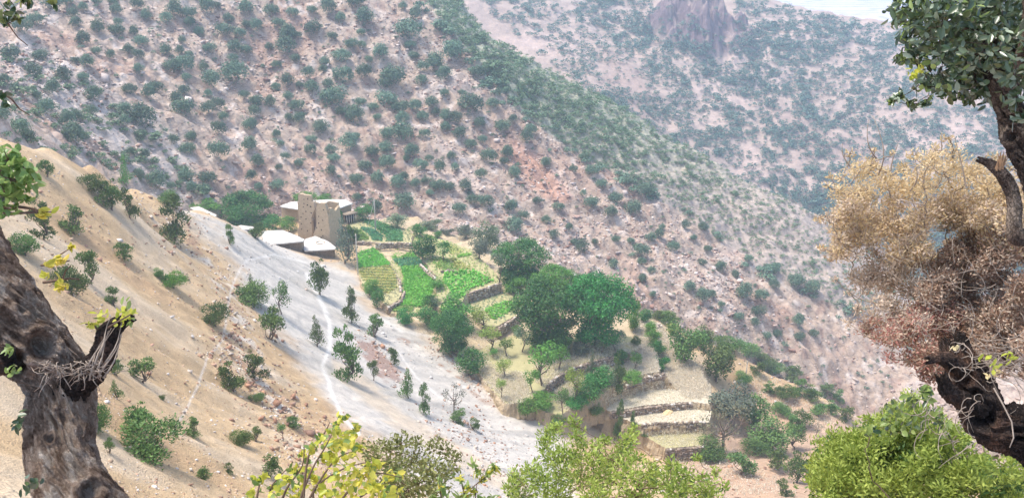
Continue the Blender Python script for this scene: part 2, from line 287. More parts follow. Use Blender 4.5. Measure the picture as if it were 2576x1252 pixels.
# ------------------------------------------------------------- terraces
def conv(l, ox, oy, k): return [(ox+x*k, oy+y*k) for x, y in l]
A9 = lambda l: conv(l, 858.6, 523.2, .2679)
A10 = lambda l: conv(l, 1207.5, 771.4, .2946)
TER = []
def densify(poly, step=4.0):
    out = []
    for i in range(len(poly)):
        a, b = poly[i], poly[(i+1) % len(poly)]; n = max(1, int(math.hypot(b[0]-a[0], b[1]-a[1])/step))
        for k in range(n): out.append((a[0]+(b[0]-a[0])*k/n, a[1]+(b[1]-a[1])*k/n))
    return out
def plane_pt(u, v, z, slope=0, v0=0):
    r = ray(u, v); zz = z
    if slope:                        # plane dipping towards the camera: z = z + slope*(d-d0)
        d0 = z/ray(u, v0).z*ray(u, v0).y; yy = r.y; t = (z-slope*d0)/(r.z-slope*yy); return r*t
    return r*(z/r.z)
def terrace(poly, z, mat='terrace', depth=4, out=.28, slope=0, v0=0, name='terrace_ground', kind='structure'):
    pd = densify(poly); W3 = [plane_pt(u+1.2*math.sin(i*1.7), v+1.0*math.cos(i*2.3), z, slope, v0) for i, (u, v) in enumerate(pd)]
    n = len(W3); top = [(p.x, p.y, p.z) for p in W3]
    rng = np.random.default_rng(len(TER)); cx = sum(p[0] for p in top)/n; cy = sum(p[1] for p in top)/n
    T2_ = np.array(top); nx = np.roll(T2_, -1, 0)-np.roll(T2_, 1, 0); area = sum(top[i][0]*top[(i+1) % n][1]-top[(i+1) % n][0]*top[i][1] for i in range(n)); sg = 1 if area > 0 else -1
    nr = np.stack([nx[:, 1], -nx[:, 0]], -1)*sg; nr /= np.linalg.norm(nr, axis=1, keepdims=True)+1e-9; rings = []; K_ = 7
    for j in range(1, K_+1):
        dz = depth*j/K_; w_ = fbm(T2_[:, 0]/1.2, T2_[:, 1]/1.2, 3, dz*1.5)*.30; rings += [(x+nr[i, 0]*(out*dz+w_[i]), y+nr[i, 1]*(out*dz+w_[i]), zz-dz+.12*rng.normal()) for i, (x, y, zz) in enumerate(top)]
    tris = tessellate_polygon([[Vector((x, y, 0)) for x, y, zz in top]])
    V = top+rings
    me = bpy.data.meshes.new(name); F = [tuple(t) for t in tris]; nt_ = len(F)
    for a in range(0, n*7, n):
        for i in range(n): j = (i+1) % n; F.append((a+i, a+j, a+n+j, a+n+i))
    me.from_pydata(V, [], F); me.materials.append(M[mat]); me.materials.append(M['bank'])
    for k, p in enumerate(me.polygons): p.material_index = 0 if k < nt_ else 1
    me.update(); o = link(name, me); tag(o, kind=kind)
    TER.append((V, F)); return o, [(p[0], p[1]) for p in top], z
T1 = terrace(A9([(120, 80), (330, 110), (640, 205), (665, 250), (655, 322), (370, 325), (270, 312), (140, 312), (60, 200)]), -57.0)
T4 = terrace(A9([(655, 235), (860, 285), (960, 295), (1230, 395), (1460, 620), (1480, 700), (1340, 745), (1180, 792), (1130, 880), (1000, 960), (900, 920), (890, 640), (760, 470), (650, 330)]), -57.7)
T2 = terrace(A9([(100, 335), (330, 335), (460, 520), (500, 580), (565, 680), (572, 780), (540, 860), (430, 920), (360, 860), (190, 690), (100, 480)]), -57.9)
T3 = terrace(A9([(325, 335), (655, 335), (765, 480), (900, 630), (880, 700), (900, 860), (880, 980), (470, 985), (430, 925), (545, 860), (578, 780), (570, 680), (470, 520)]), -58.5)
T5 = terrace(A9([(1130, 890), (1180, 850), (1460, 735), (1600, 820), (1760, 900), (1700, 1000), (1640, 1005), (1440, 1120), (1350, 1100), (1200, 1000), (1100, 980)]), -59.4, depth=3)
T6 = terrace(A10([(-60, 120), (120, 235), (300, 155), (420, 150), (600, 250), (1100, 270), (1290, 250), (1345, 300), (1340, 372), (1100, 422), (900, 472), (760, 522), (620, 608), (560, 688), (420, 800), (230, 830), (150, 760), (30, 620), (-60, 480)]), -61.0, depth=3)
S1 = terrace(A10([(1262, 40), (1345, 45), (1440, 190), (1480, 300), (1530, 550), (1380, 575), (1240, 545), (1230, 480), (1345, 385), (1350, 300), (1300, 180)]), -61.9, 'dry', slope=.04, v0=850)
T7 = terrace(A10([(560, 705), (620, 620), (760, 540), (900, 490), (1100, 440), (1300, 400), (1380, 590), (1240, 640), (1000, 760), (830, 812), (700, 920), (560, 900), (420, 830)]), -62.3)
S2 = terrace(A10([(1455, 165), (1555, 175), (1640, 310), (1720, 430), (1850, 480), (1960, 690), (1990, 780), (1760, 800), (1690, 720), (1600, 600), (1540, 480), (1490, 300)]), -64.0, 'dry', slope=.10, v0=915, depth=5)
T8 = terrace(A10([(1040, 830), (1060, 765), (1300, 735), (1560, 700), (1700, 715), (1990, 780), (1960, 830), (1790, 806), (1400, 840), (1100, 892)]), -64.4, 'dry')
T9 = terrace(A10([(1110, 905), (1400, 860), (1790, 820), (1990, 820), (1960, 985), (1900, 978), (1600, 985), (1370, 1008), (1240, 960)]), -65.3, 'dry')
T10 = terrace(A10([(1370, 1050), (1600, 1045), (1930, 1030), (1900, 1190), (1830, 1185), (1585, 1205), (1440, 1120)]), -66.9, 'terrace')
# river at the foot of the mountain
rp = [Pz(u, v, -113.6) for u, v in ((2110, 1004), (2150, 996), (2220, 1000), (2300, 992), (2420, 985), (2450, 1012), (2300, 1024), (2200, 1040), (2120, 1030))]
me = bpy.data.meshes.new('river'); me.from_pydata([tuple(p) for p in rp], [], [tuple(range(len(rp)))]); me.materials.append(M['river']); tag(link('river', me), kind='structure')
# ------------------------------------------------------------- ray hits on the built terrain
def sub_bvh():
    Vs, Fs, o = [], [], 0
    for (P, F), k in ((NEAR, 3), (MTN, 3), (FAR, 3)):
        pass
    return None
def coarse(P, na_, nd_, k=3):
    g = P.reshape(nd_, na_, 3)[::k, ::k]; return g.reshape(-1, 3), grid_faces(g.shape[1], g.shape[0])
def bvh(parts):
    Vs, Fs, o = [], [], 0
    for P, F in parts:
        Vs += [tuple(p) for p in P]; Fs += [tuple(int(i)+o for i in f) for f in F]; o += len(P)
    return BVHTree.FromPolygons(Vs, Fs)
Nc, Mc, Fc = coarse(NEAR[0], 1200, 1350), coarse(MTN[0], 1250, 1000, 4), coarse(FAR[0], 1100, 900, 4)
B_near = bvh([Nc]+TER); B_all = bvh([Nc, Mc, Fc]+TER); B_mtn = bvh([Mc]); B_far = bvh([Fc])
def hit(u, v, b=None):
    r = (b or B_all).ray_cast(Vector((0, 0, 0)), ray(u, v).normalized()); return r[0]
def down(x, y, b=None):
    r = (b or B_all).ray_cast(Vector((x, y, 200)), Vector((0, 0, -1))); return r[0]
def mpp(p): return p.length/HF        # metres per photo pixel (width 2576)

# ------------------------------------------------------------- foliage builders
def unit(a): return a/(np.linalg.norm(a, axis=-1, keepdims=True)+1e-9)
def rnd_dirs(n, rng): return unit(rng.normal(size=(n, 3)))
def leaf_geo(Cn, Nm, L, Wd, rng, along=None, shape='rhomb'):
    n = len(Cn); L = np.broadcast_to(L, (n,))[:, None]; Wd = np.broadcast_to(Wd, (n,))[:, None]
    a = rnd_dirs(n, rng) if along is None else along
    a = unit(a-Nm*(a*Nm).sum(1, keepdims=True)*.9); b = unit(np.cross(Nm, a))
    if shape == 'rhomb':
        V = np.stack([Cn-a*L/2, Cn+b*Wd/2, Cn+a*L/2, Cn-b*Wd/2], 1).reshape(-1, 3)
        return V, np.arange(n*4).reshape(-1, 4), 4
    nn = unit(np.cross(a, b)); k = .18*Wd          # folded leaf: two halves either side of the midrib
    V = np.stack([Cn-a*L/2, Cn-a*L*.15+b*Wd/2+nn*k, Cn+a*L*.22+b*Wd*.42+nn*k, Cn+a*L/2, Cn+a*L*.22-b*Wd*.42+nn*k, Cn-a*L*.15-b*Wd/2+nn*k], 1).reshape(-1, 3)
    i = np.arange(n)[:, None]*6
    return V, np.concatenate([i+np.array([0, 1, 2, 3]), i+np.array([0, 3, 4, 5])], 0), 6
def shell_leaves(clumps, dens, rng, up=.35, jit=.7, lo=.55, hi=1.08, under=.25):
    """points and normals scattered through rounded leaf masses; clumps rows x y z r"""
    Cs, Ns, K = [], [], []
    for k, (x, y, z, r) in enumerate(clumps):
        n = max(6, int(dens*r*r)); d = rnd_dirs(n, rng)
        keep = (d[:, 2] > -.35) | (rng.random(n) < under); d = d[keep]; n = len(d)
        rr = r*(lo+(hi-lo)*rng.random((n, 1))**.6)*(1+.18*rng.normal(size=(n, 1)))
        Cs.append(np.array([x, y, z])+d*rr*np.array([1, 1, .85])); nn = unit(d+rng.normal(size=(n, 3))*jit+np.array([0, 0, up])); Ns.append(nn); K.append(np.full(n, k))
    return np.concatenate(Cs), np.concatenate(Ns), np.concatenate(K)
def tube(pts, rad, ns=6, rng=None, wob=0):
    V, F = [], []; n = len(pts); pts = [Vector(p) for p in pts]; prev = None
    for i, p in enumerate(pts):
        t = (pts[min(i+1, n-1)]-pts[max(i-1, 0)]).normalized()
        x = (Vector((1, 0, .1)) if prev is None else prev); x = (x-t*x.dot(t)).normalized(); prev = x; y = t.cross(x)
        for k in range(ns):
            a = 2*math.pi*k/ns; r = rad[i]*(1+(rng.normal()*wob if rng is not None else 0)); V.append(tuple(p+(x*math.cos(a)+y*math.sin(a))*r))
    for i in range(n-1):
        for k in range(ns): j = (k+1) % ns; F.append((i*ns+k, i*ns+j, i*ns+ns+j, i*ns+ns+k))
    V.append(tuple(pts[-1])); m = len(V)-1
    for k in range(ns): F.append(((n-1)*ns+k, (n-1)*ns+(k+1) % ns, m, m))
    return V, [f if f[2] != f[3] else f[:3] for f in F]
class Geo:
    def __init__(s): s.V = []; s.Q = []; s.T = []; s.n = 0
    def add(s, V, F):
        for f in F: (s.T if len(f) == 3 else s.Q).append(tuple(i+s.n for i in f))
        s.V += [tuple(v) for v in V]; s.n += len(V)
    def mesh(s, name, mat, cols=None, smooth=True):
        g = []
        if s.Q: g.append(np.array(s.Q))
        if s.T: g.append(np.array(s.T))
        return np_mesh(name, np.array(s.V), g, mat, cols=cols, smooth=smooth)
def bend(p0, p1, k, rng, amp=.12):
    p0 = Vector(p0); p1 = Vector(p1); L = (p1-p0).length; o = Vector(rng.normal(size=3))*L*amp; o.z = abs(o.z)*.3-L*.05
    return [p0.lerp(p1, i/k)+o*math.sin(math.pi*i/k) for i in range(k+1)]
LM = {
 'juniper': leaf_mat('juniper_foliage', (.05, .11, .024), (.16, .25, .06), .15, .6),
 'mtn': leaf_mat('mountain_foliage', (.075, .145, .090), (.17, .25, .155), .2, .7, .3),
 'far': leaf_mat('far_foliage', (.07, .14, .10), (.15, .23, .16), .1, .7, 0),
 'scrub': leaf_mat('scrub_foliage', (.10, .175, .09), (.20, .28, .155), .2, .7, 0),
 'walnut': leaf_mat('walnut_foliage', (.020, .105, .022), (.085, .27, .045), .25, .5),
 'bright': leaf_mat('orchard_foliage', (.06, .17, .025), (.17, .34, .05), .35, .5),
 'yellow': leaf_mat('yellow_green_foliage', (.16, .24, .04), (.36, .44, .09), .35, .5),
 'pale': leaf_mat('pale_foliage', (.12, .18, .10), (.24, .31, .17), .3, .6),
 'grey': leaf_mat('grey_green_foliage', (.09, .12, .08), (.20, .23, .16), .2, .7),
 'brown': leaf_mat('brownish_foliage', (.10, .10, .055), (.24, .22, .13), .2, .7),
 'crop_dark': leaf_mat('dark_crop', (.05, .20, .07), (.13, .34, .13), .3, .5, 0),
 'crop': leaf_mat('green_crop', (.10, .34, .03), (.25, .56, .07), .35, .5, 0),
 'crop_light': leaf_mat('light_crop', (.17, .30, .06), (.32, .46, .10), .35, .5, 0),
 'crop_yellow': leaf_mat('yellow_crop', (.38, .40, .10), (.62, .58, .20), .35, .5, 0),
 'straw': leaf_mat('straw', (.66, .59, .44), (.84, .78, .64), .45, .7, 0)}
def tree_meshes(kind, seed):
    """trunk and crown meshes of one tree, 1 m tall and about 1 m wide, standing at the origin"""
    rng = np.random.default_rng(seed); cl = []; L, Wd, dens, jit, up = .05, .035, 2600, .7, .35; th = .35; tr = .022
    if kind == 'juniper':
        k = rng.integers(9, 13)
        for i in range(k):
            t = rng.random()**.8; a = rng.random()*6.28; rr = .34*(1-.55*t)*(.35+.65*rng.random())
            cl.append((rr*math.cos(a), rr*math.sin(a), .10+.76*t, .17*(1-.45*t)*(.8+.5*rng.random())))
        if rng.random() < .7: cl.append((rng.normal()*.08, rng.normal()*.08, .93, .06))
        L, Wd, dens, jit, up = .06, .030, 10500, .8, .8; th = .15
    elif kind == 'roundshrub':
        for i in range(9):
            d = rnd_dirs(1, rng)[0]; cl.append((d[0]*.3, d[1]*.3, 0.46+d[2]*.26, .22+.06*rng.random()))
        L, Wd, dens, jit, up = .055, .03, 8500, .8, .6; th = .25
    elif kind == 'broad':
        for i in range(16):
            d = rnd_dirs(1, rng)[0]; q = .25+.13*rng.random(); cl.append((d[0]*q, d[1]*q, .50+d[2]*.32, .14+.09*rng.random()))
        cl.append((0, 0, .45, .28)); L, Wd, dens = .05, .04, 5200; th = .28
    elif kind == 'walnut':
        for i in range(46):
            d = rnd_dirs(1, rng)[0]; d[2] = abs(d[2])**.8*np.sign(d[2]+.35); q = .30+.14*rng.random(); cl.append((d[0]*q, d[1]*q, .50+d[2]*.38, .085+.06*rng.random()))
        cl += [(0, 0, .5, .27), (.1, .05, .32, .2), (-.12, 0, .35, .2), (0, 0, .25, .22), (.2, -.1, .22, .14), (-.2, -.1, .22, .14)]
        L, Wd, dens = .026, .022, 22000; th = .35; tr = .03
    elif kind == 'sapling':
        for i in range(9):
            t = rng.random(); a = rng.random()*6.28; cl.append((.26*math.cos(a)*rng.random()**.5, .26*math.sin(a)*rng.random()**.5, .42+.46*t, .13+.07*rng.random()))
        L, Wd, dens, th = .055, .04, 4000, .4
    elif kind == 'conifer':
        for i in range(14):
            t = (i+.5)/14; a = rng.random()*6.28; rr = .30*(1-t)*rng.random()**.5; cl.append((rr*math.cos(a), rr*math.sin(a), .12+.83*t, .05+.15*(1-t)))
        L, Wd, dens, jit, up = .065, .025, 5200, .7, .6; th = .12
    elif kind == 'open':           # thin open crown, branches showing
        for i in range(14):
            d = rnd_dirs(1, rng)[0]; cl.append((d[0]*.36, d[1]*.36, .62+d[2]*.27, .10+.05*rng.random()))
        L, Wd, dens, th = .05, .022, 3000, .4
    cl = np.array(cl)
    Cn, Nm, K = shell_leaves(cl, dens, rng, up, jit)
    if kind in ('juniper', 'conifer', 'roundshrub', 'open'):
        out = unit(Cn-cl[K, :3]*[1, 1, .98]+[0, 0, .05]); along = unit(out+np.array([0, 0, .7])+rng.normal(size=Cn.shape)*.35); Nm = rnd_dirs(len(Cn), rng)
        V, F, _ = leaf_geo(Cn, Nm, L*(.6+.8*rng.random(len(Cn))), Wd, rng, along)
    else:
        V, F, _ = leaf_geo(Cn, Nm, L*(.6+.8*rng.random(len(Cn))), Wd*(.7+.6*rng.random(len(Cn))), rng)
    kt = rng.random(len(cl)); tone = np.clip(.55*rng.random(len(Cn))+.45*kt[K], 0, 1)
    crown = np_mesh(kind+'_crown', V, F, None, tone=np.repeat(tone, 4))
    g = Geo(); lean = rng.normal(size=2)*.05
    p = [(0, 0, -.08), (lean[0]*.3, lean[1]*.3, .08), (lean[0], lean[1], th*.7), (lean[0]*1.3, lean[1]*1.3, th)]
    g.add(*tube(p, [tr*1.5, tr*1.15, tr, tr*.8], 7, rng, .08)); top = Vector(p[-1])
    for i in rng.permutation(len(cl))[:10]:
        q = bend(top if rng.random() < .6 else Vector(p[-2]), cl[i, :3], 4, rng); g.add(*tube(q, [tr*.6, tr*.45, tr*.35, tr*.22, tr*.1], 5))
    return g.mesh(kind+'_trunk', M['trunk']), crown
VARS = {}
def get_tree(kind, mat, seed):
    n = {'juniper': 7, 'roundshrub': 4, 'broad': 5, 'walnut': 3, 'sapling': 4, 'conifer': 3, 'open': 3}[kind]; seed = seed % n
    if (kind, seed) not in VARS: VARS[(kind, seed)] = tree_meshes(kind, seed*31+len(kind))
    t, c = VARS[(kind, seed)]
    if (kind, seed, mat) not in VARS: c2 = c.copy(); c2.materials.append(LM[mat]); VARS[(kind, seed, mat)] = c2
    return t, VARS[(kind, seed, mat)]
TREE_N = 0; PLACED = []
def plant_tree(kind, mat, u, vb, w, h, label, name='tree', cat='tree', group=None, b=None, part='crown'):
    global TREE_N; TREE_N += 1
    p = hit(u, vb, b)
    if p is None: return None
    m = mpp(p); t, c = get_tree(kind, mat, TREE_N); r = empty(name, p-Vector((0, 0, .05)))
    f = {'juniper': 1.32, 'roundshrub': 1.25, 'broad': 1.05, 'walnut': 1.04, 'sapling': 1.4, 'conifer': 1.5, 'open': 1.2}[kind]; h *= (1.1 if kind in ('juniper', 'roundshrub', 'conifer', 'sapling') else 1.0)
    r.rotation_euler = (0, 0, TREE_N*2.399); r.scale = (w*m*f, w*m*f, h*m*1.02); tag(r, label, cat, group)
    link('trunk', t, r); link(part, c, r); PLACED.append((u, vb)); return r
# ------------------------------------------------------------- village
def prism_from(poly, z, depth, mat, name, parent, org, over=0.0, wob=0.0, top=None, seed=1):
    rng = np.random.default_rng(seed); pd = densify(poly, 5) if wob else poly
    P3 = [Pz(u, v, z) for u, v in pd]; c = sum(P3, Vector())/len(P3)
    P3 = [p+(p-c).normalized()*over+Vector((rng.normal(), rng.normal(), 0))*wob for p in P3]; n = len(P3)
    V = [tuple(p-org) for p in P3]+[tuple(p-Vector((0, 0, depth))-org) for p in P3]
    F = [tuple(t) for t in tessellate_polygon([[Vector((v[0], v[1], 0)) for v in V[:n]]])]; F += [tuple(i+n for i in reversed(f)) for f in F]
    F += [(i, (i+1) % n, n+(i+1) % n, n+i) for i in range(n)]
    me = bpy.data.meshes.new(name); me.from_pydata(V, [], F); me.materials.append(mat); me.update()
    return link(name, me, parent)
def box_geo(g, c, sx, sy, sz, rz=0, jit=0, rng=None):
    cs, sn = math.cos(rz), math.sin(rz); V = []
    for dz in (-.5, .5):
        for dx, dy in ((-.5, -.5), (.5, -.5), (.5, .5), (-.5, .5)):
            x, y, z = dx*sx, dy*sy, dz*sz
            if jit: x += rng.normal()*jit*sx; y += rng.normal()*jit*sy; z += rng.normal()*jit*sz
            V.append((c[0]+x*cs-y*sn, c[1]+x*sn+y*cs, c[2]+z))
    g.add(V, [(0, 3, 2, 1), (4, 5, 6, 7), (0, 1, 5, 4), (1, 2, 6, 5), (2, 3, 7, 6), (3, 0, 4, 7)])
def house(roof, z, h, label, name='flat_roof_house', over=.25, mat='mudstone', group='earth houses of the village', seed=1):
    org = Pz(roof[0][0], roof[0][1], z)-Vector((0, 0, h)); r = empty(name, org); tag(r, label, 'house', group)
    prism_from(roof, z-.30, h+2.5, M[mat], 'wall', r, org, wob=.03, seed=seed)
    rf = prism_from(roof, z, .22, M['roof'], 'roof', r, org, over=over, wob=.035, seed=seed+5)
    g = Geo(); rng = np.random.default_rng(seed)      # twigs and beam ends under the roof edge
    pd = densify(roof, 2.2)
    for u, v in pd:
        p = Pz(u, v, z-.26)-org; c = sum((Pz(a, b_, z-.26) for a, b_ in roof), Vector())/len(roof)-org
        d = (p-c); d.z = 0; d.normalize(); q = p+d*.05; box_geo(g, q, .07, .6, .08, math.atan2(-d.x, d.y), .1, rng)
    link('roof_edge', g.mesh('roof_edge', M['wood'], smooth=False), r)
    return r, org
hA, oA = house([(661, 581.5), (712, 580), (764, 602), (758, 606), (667, 614)], -53.25, 2.2, 'low earth house with a long white flat roof, left of the ruined tower', seed=3)
hB, oB = house([(764, 604), (793, 594), (820, 606), (843, 622), (841, 625.5), (768, 629.5)], -55.1, 2.6, 'low stone house with a pale flat roof right below the ruined tower', seed=9)
g = Geo(); pr = Pz(806, 610, -55.05)-oB; q = [pr+Vector((.8*math.cos(a), .8*math.sin(a), .06*math.sin(3*a))) for a in np.linspace(0, 6.1, 14)]
g.add(*tube(q, [.07]*14, 5)); link('roof_ring', g.mesh('roof_ring', M['mud']), hB)
hC, oC = house([(707, 518), (733, 508.5), (764, 506), (835, 502), (868, 502.5), (884, 512), (838, 526.5), (800, 530), (757, 526.5), (716, 520.5)], -53.7, 3.3, 'large earth house with a white flat roof behind the ruined tower', mat='mud', seed=12)
hD, oD = house([(480, 522.5), (500, 520), (545, 541), (536, 545), (508, 540)], -45.9, 1.6, 'half buried house with a pale flat roof at the skyline, left of the walnut tree', seed=21, over=.1)
hE, oE = house([(590, 572), (606, 567), (636, 571), (640, 578), (612, 577), (630, 590), (618, 592)], -51.6, 1.8, 'small white roofed house dug into the slope beside the low earth house', seed=25, over=.1)
# porch of the large house
def up(u, v, org, z): return Pz(u, v, z)-org
zc = -57.0; rp_ = empty('porch', Vector()); bpy.data.objects.remove(rp_)
g = Geo(); a = up(873, 563, oC, zc); b_ = up(895, 558, oC, zc); dirp = (b_-a).normalized(); nrm = Vector((dirp.y, -dirp.x, 0))
g2 = Geo()
for k in range(5):
    p = a+dirp*(b_-a).length*k/4+nrm*.1; box_geo(g, p+Vector((0, 0, .85)), .16, .16, 1.9)
mid = (a+b_)/2; rz = math.atan2(dirp.y, dirp.x)
box_geo(g2, mid+Vector((0, 0, 1.95))-nrm*.5, (b_-a).length+.9, 1.8, .16, rz)
pdk = Geo(); box_geo(pdk, mid+Vector((0, 0, .9))-nrm*.55, (b_-a).length, .1, 1.9, rz)  # solid dark slab, paints the shade behind the porch posts
pw = Geo(); box_geo(pw, mid+Vector((0, 0, .9))-nrm*1.0, (b_-a).length+.4, .6, 2.3, rz)
link('porch_post', g.mesh('porch_post', M['roof'], smooth=False), hC); link('porch_roof', g2.mesh('porch_roof', M['wood'], smooth=False), hC)
link('porch_shade', pdk.mesh('porch_shade', M['dark'], smooth=False), hC); link('porch_wall', pw.mesh('porch_wall', M['mud'], smooth=False), hC)
# ruined tower: four battered mud walls, the front one broken open
def ruin():
    zb = -56.6; bl = Pz(751, 604, zb); br = Pz(838, 617, zb); org = bl.copy(); r = empty('ruined_tower', org)
    tag(r, 'tall ruined mud tower, broken open in the middle, between the earth houses', 'tower')
    X = (br-bl); Wt = X.length; X.normalize(); Yv = Vector((-X.y, X.x, 0)); m = bl.length/HF/math.cos(math.radians(19))
    def wall(name, o, ax, ay, outline, th, holes=(), mat='mud', seed=0):
        rng = np.random.default_rng(seed); pd = densify(outline, .25)
        pts = [(x+rng.normal()*.05, max(z, -1)+(rng.normal()*.07 if z > .5 else 0)) for x, z in pd]; n = len(pts)
        V = [tuple(o+ax*x+Vector((0, 0, z))+ay*(.03*z)) for x, z in pts]+[tuple(o+ax*x+Vector((0, 0, z))+ay*(th+.01*z+rng.normal()*.04)) for x, z in pts]
        F = [tuple(t) for t in tessellate_polygon([[Vector((x, z, 0)) for x, z in pts]])]; F += [tuple(i+n for i in reversed(f)) for f in F]
        F += [(i, (i+1) % n, n+(i+1) % n, n+i) for i in range(n)]
        me = bpy.data.meshes.new(name); me.from_pydata(V, [], F); me.materials.append(M[mat]); me.update(); w_ = link(name, me, r)
        if holes:
            for x, z in holes:
                g = Geo(); box_geo(g, o+ax*x+Vector((0, 0, z))+ay*(.03*z+.02), .17+.1*rng.random(), .08, .16+.1*rng.random(), math.atan2(ax.y, ax.x), .1, rng)  # solid dark box on the wall face, paints a hole's shade
                link('beam_hole_shade', g.mesh('beam_hole_shade', M['dark'], smooth=False), w_)
        return w_
    O = Vector(); px = lambda u: (u-751)*m*1.02
    pz = lambda v: (606-v)*m
    def sh(l): return [(px(u), pz(v)) for u, v in l]
    hl = [(px(u), pz(v)) for u, v in ((773, 506), (783, 504), (770, 524), (776, 534), (790, 536), (762, 549), (775, 552), (772, 516), (781, 518), (762, 565), (777, 580), (761, 578), (790, 521), (787, 560), (768, 540))]
    hr = [(px(u), pz(v)) for u, v in ((826, 523), (811, 556), (817, 571), (832, 598), (815, 590), (805, 568), (812, 540), (822, 548), (820, 585))]
    wall('front_wall', O, X, Yv, sh([(751, 612), (750, 590), (754, 574), (759, 560), (758, 530), (758, 497), (762, 494.5), (790, 495.5), (792, 508), (798, 511), (799, 528), (790, 545), (789, 565), (790, 580), (786, 612)]), .8, hl, seed=1)
    wall('front_wall', O+Yv*-.35, X, Yv, sh([(784, 612), (788, 598), (797, 580), (803, 565), (806, 545), (806, 522), (809, 512), (818, 507.5), (830, 508), (833, 520), (837, 540), (838, 575), (839, 628), (800, 628)]), .8, hr, seed=2)
    wall('back_wall', O+Yv*3.6+X*.3, X, Yv, [(0, -.5), (0, 6.3), (1.4, 6.9), (2.4, 6.2), (3.6, 6.6), (4.4, 7.3), (Wt-1.2, 7.1), (Wt-.8, -.5)], .6, seed=3)
    wall('side_wall', O+X*.75+Yv*.55, Yv, -X, [(0, -.5), (0, 7.5), (1.2, 7.0), (2.0, 6.2), (3.3, 6.3), (3.3, -.5)], .6, seed=4)
    wall('side_wall', O+X*(Wt-.35)+Yv*.3, Yv, -X, [(0, -.5), (0, 7.0), (1.0, 6.9), (2.2, 6.0), (3.6, 6.8), (3.6, -.5)], .6, seed=5)
    g = Geo(); rng = np.random.default_rng(5)
    for k in range(60):
        box_geo(g, X*(1.0+rng.random()*3.6)+Yv*(-.8+1.6*rng.random())+Vector((0, 0, -.2+.5*rng.random())), .4, .3, .25, rng.random()*3, .15, rng)
    link('rubble', g.mesh('rubble', M['mud'], smooth=False), r)
ruin()
# poles
def pole(u, vt, vb, label, rpx=1.6, stay=None):
    p = hit(u, vb); m = mpp(p); h = (vb-vt)*m*1.06; r = empty('wooden_pole', p); tag(r, label, 'pole')
    g = Geo(); g.add(*tube([(0, 0, -.4), (.02, 0, h*.4), (.05, .02, h)], [rpx*m*1.2, rpx*m, rpx*m*.75], 8)); link('shaft', g.mesh('shaft', M['polewood']), r)
    g = Geo(); box_geo(g, (.03, 0, h*.96), .5, .09, .09, .4); link('crossbar', g.mesh('crossbar', M['wood'], smooth=False), r)
    if stay:
        q = hit(*stay)-p; g = Geo(); g.add(*tube([(.04, 0, h*.9), q*.5+Vector((0, 0, h*.45)), q], [.045]*3, 5)); link('stay', g.mesh('stay', M['roof']), r)
pole(945, 500, 581, 'tall pale wooden pole with a slanting stay in the dark green upper field', stay=(921, 584))
pole(900.5, 590, 690, 'wooden pole at the left edge of the fields beside the grey conifer')
pole(1874, 908, 964, 'thin dark pole standing alone on the bare right hand ridge')
# ------------------------------------------------------------- stone walls and banks
def stone_wall(line, z, h, label, th=.5, s=.34, seed=0, slope=0, v0=0, dark=1.0, name='stone_wall'):
    rng = np.random.default_rng(seed); P3 = [plane_pt(u, v, z, slope, v0) for u, v in line]; org = P3[0]-Vector((0, 0, h)); g = Geo(); cols = []
    for a, b2 in zip(P3[:-1], P3[1:]):
        d = b2-a; L = d.length; d.normalize(); n = Vector((d.y, -d.x, 0)).normalized(); n = n if n.y < 0 else -n; rz = math.atan2(d.y, d.x)
        nz = max(2, int(h/(s*.62)))
        for k in range(nz):
            x = -.1+rng.random()*s*.5
            while x < L+.1:
                w = s*(.6+.9*rng.random()); zz = (k+.5)/nz*h+rng.normal()*.03
                if k == nz-1 and rng.random() < .18: x += w; continue
                c = a+d*(x+w/2)-Vector((0, 0, h))+Vector((0, 0, zz))+n*(.10*(1-zz/h)+rng.normal()*.04+.30)-org
                box_geo(g, c, w*.97, th*.7, h/nz*.98, rz+rng.normal()*.12, .09, rng)
                t = rng.random(); base = np.array([.40, .31, .235])*(.55+.75*t)*dark if rng.random() < .85 else np.array([.58, .52, .45]); cols += [base]*8; x += w
    o = link(name, g.mesh(name, M['stone'], cols=np.array(cols), smooth=False), None, org); tag(o, label, 'wall', 'dry stone terrace walls'); return o
stone_wall(A9([(330, 322), (372, 326), (450, 318), (560, 316), (655, 326)]), -56.55, 1.15, 'pale dry stone wall across the top of the bright middle field, below the dark green upper fields', seed=1)
stone_wall(A9([(140, 313), (200, 308), (270, 312)]), -56.8, .8, 'short dry stone wall above the left hand green field beside the conifer', seed=2)
stone_wall(A9([(510, 600), (565, 680), (574, 780), (545, 855), (490, 890), (430, 922)]), -57.7, 1.2, 'curved dry stone wall along the right side of the yellow striped plot', seed=3)
stone_wall(A9([(1185, 792), (1250, 765), (1340, 742), (1420, 715), (1482, 698)]), -57.55, 1.9, 'tall stone wall with a rough top below the big leafy field on the right', seed=4)
stone_wall(A9([(930, 585), (1000, 572), (1080, 582)]), -57.3, .7, 'short dark stone heap wall between the light green rows and the leafy field', s=.28, seed=5, dark=.6)
stone_wall(A9([(1440, 1130), (1520, 1085), (1600, 1030), (1650, 990), (1700, 955)]), -59.2, 1.5, 'stone wall under the small striped green plot beside the large walnut trees', seed=6)
stone_wall(A10([(560, 690), (585, 640), (620, 606), (690, 560), (760, 522), (900, 474), (1000, 445), (1100, 422), (1230, 395), (1340, 370)]), -60.85, 1.25, 'long curved stone wall sweeping below the walnut trees', seed=7, dark=.85)
stone_wall(A10([(1100, 890), (1250, 872), (1400, 848), (1600, 822), (1790, 806)]), -64.3, .95, 'upper of three brown stone walls stepping down the dry terraces, thin and slanting', seed=8, dark=.8)
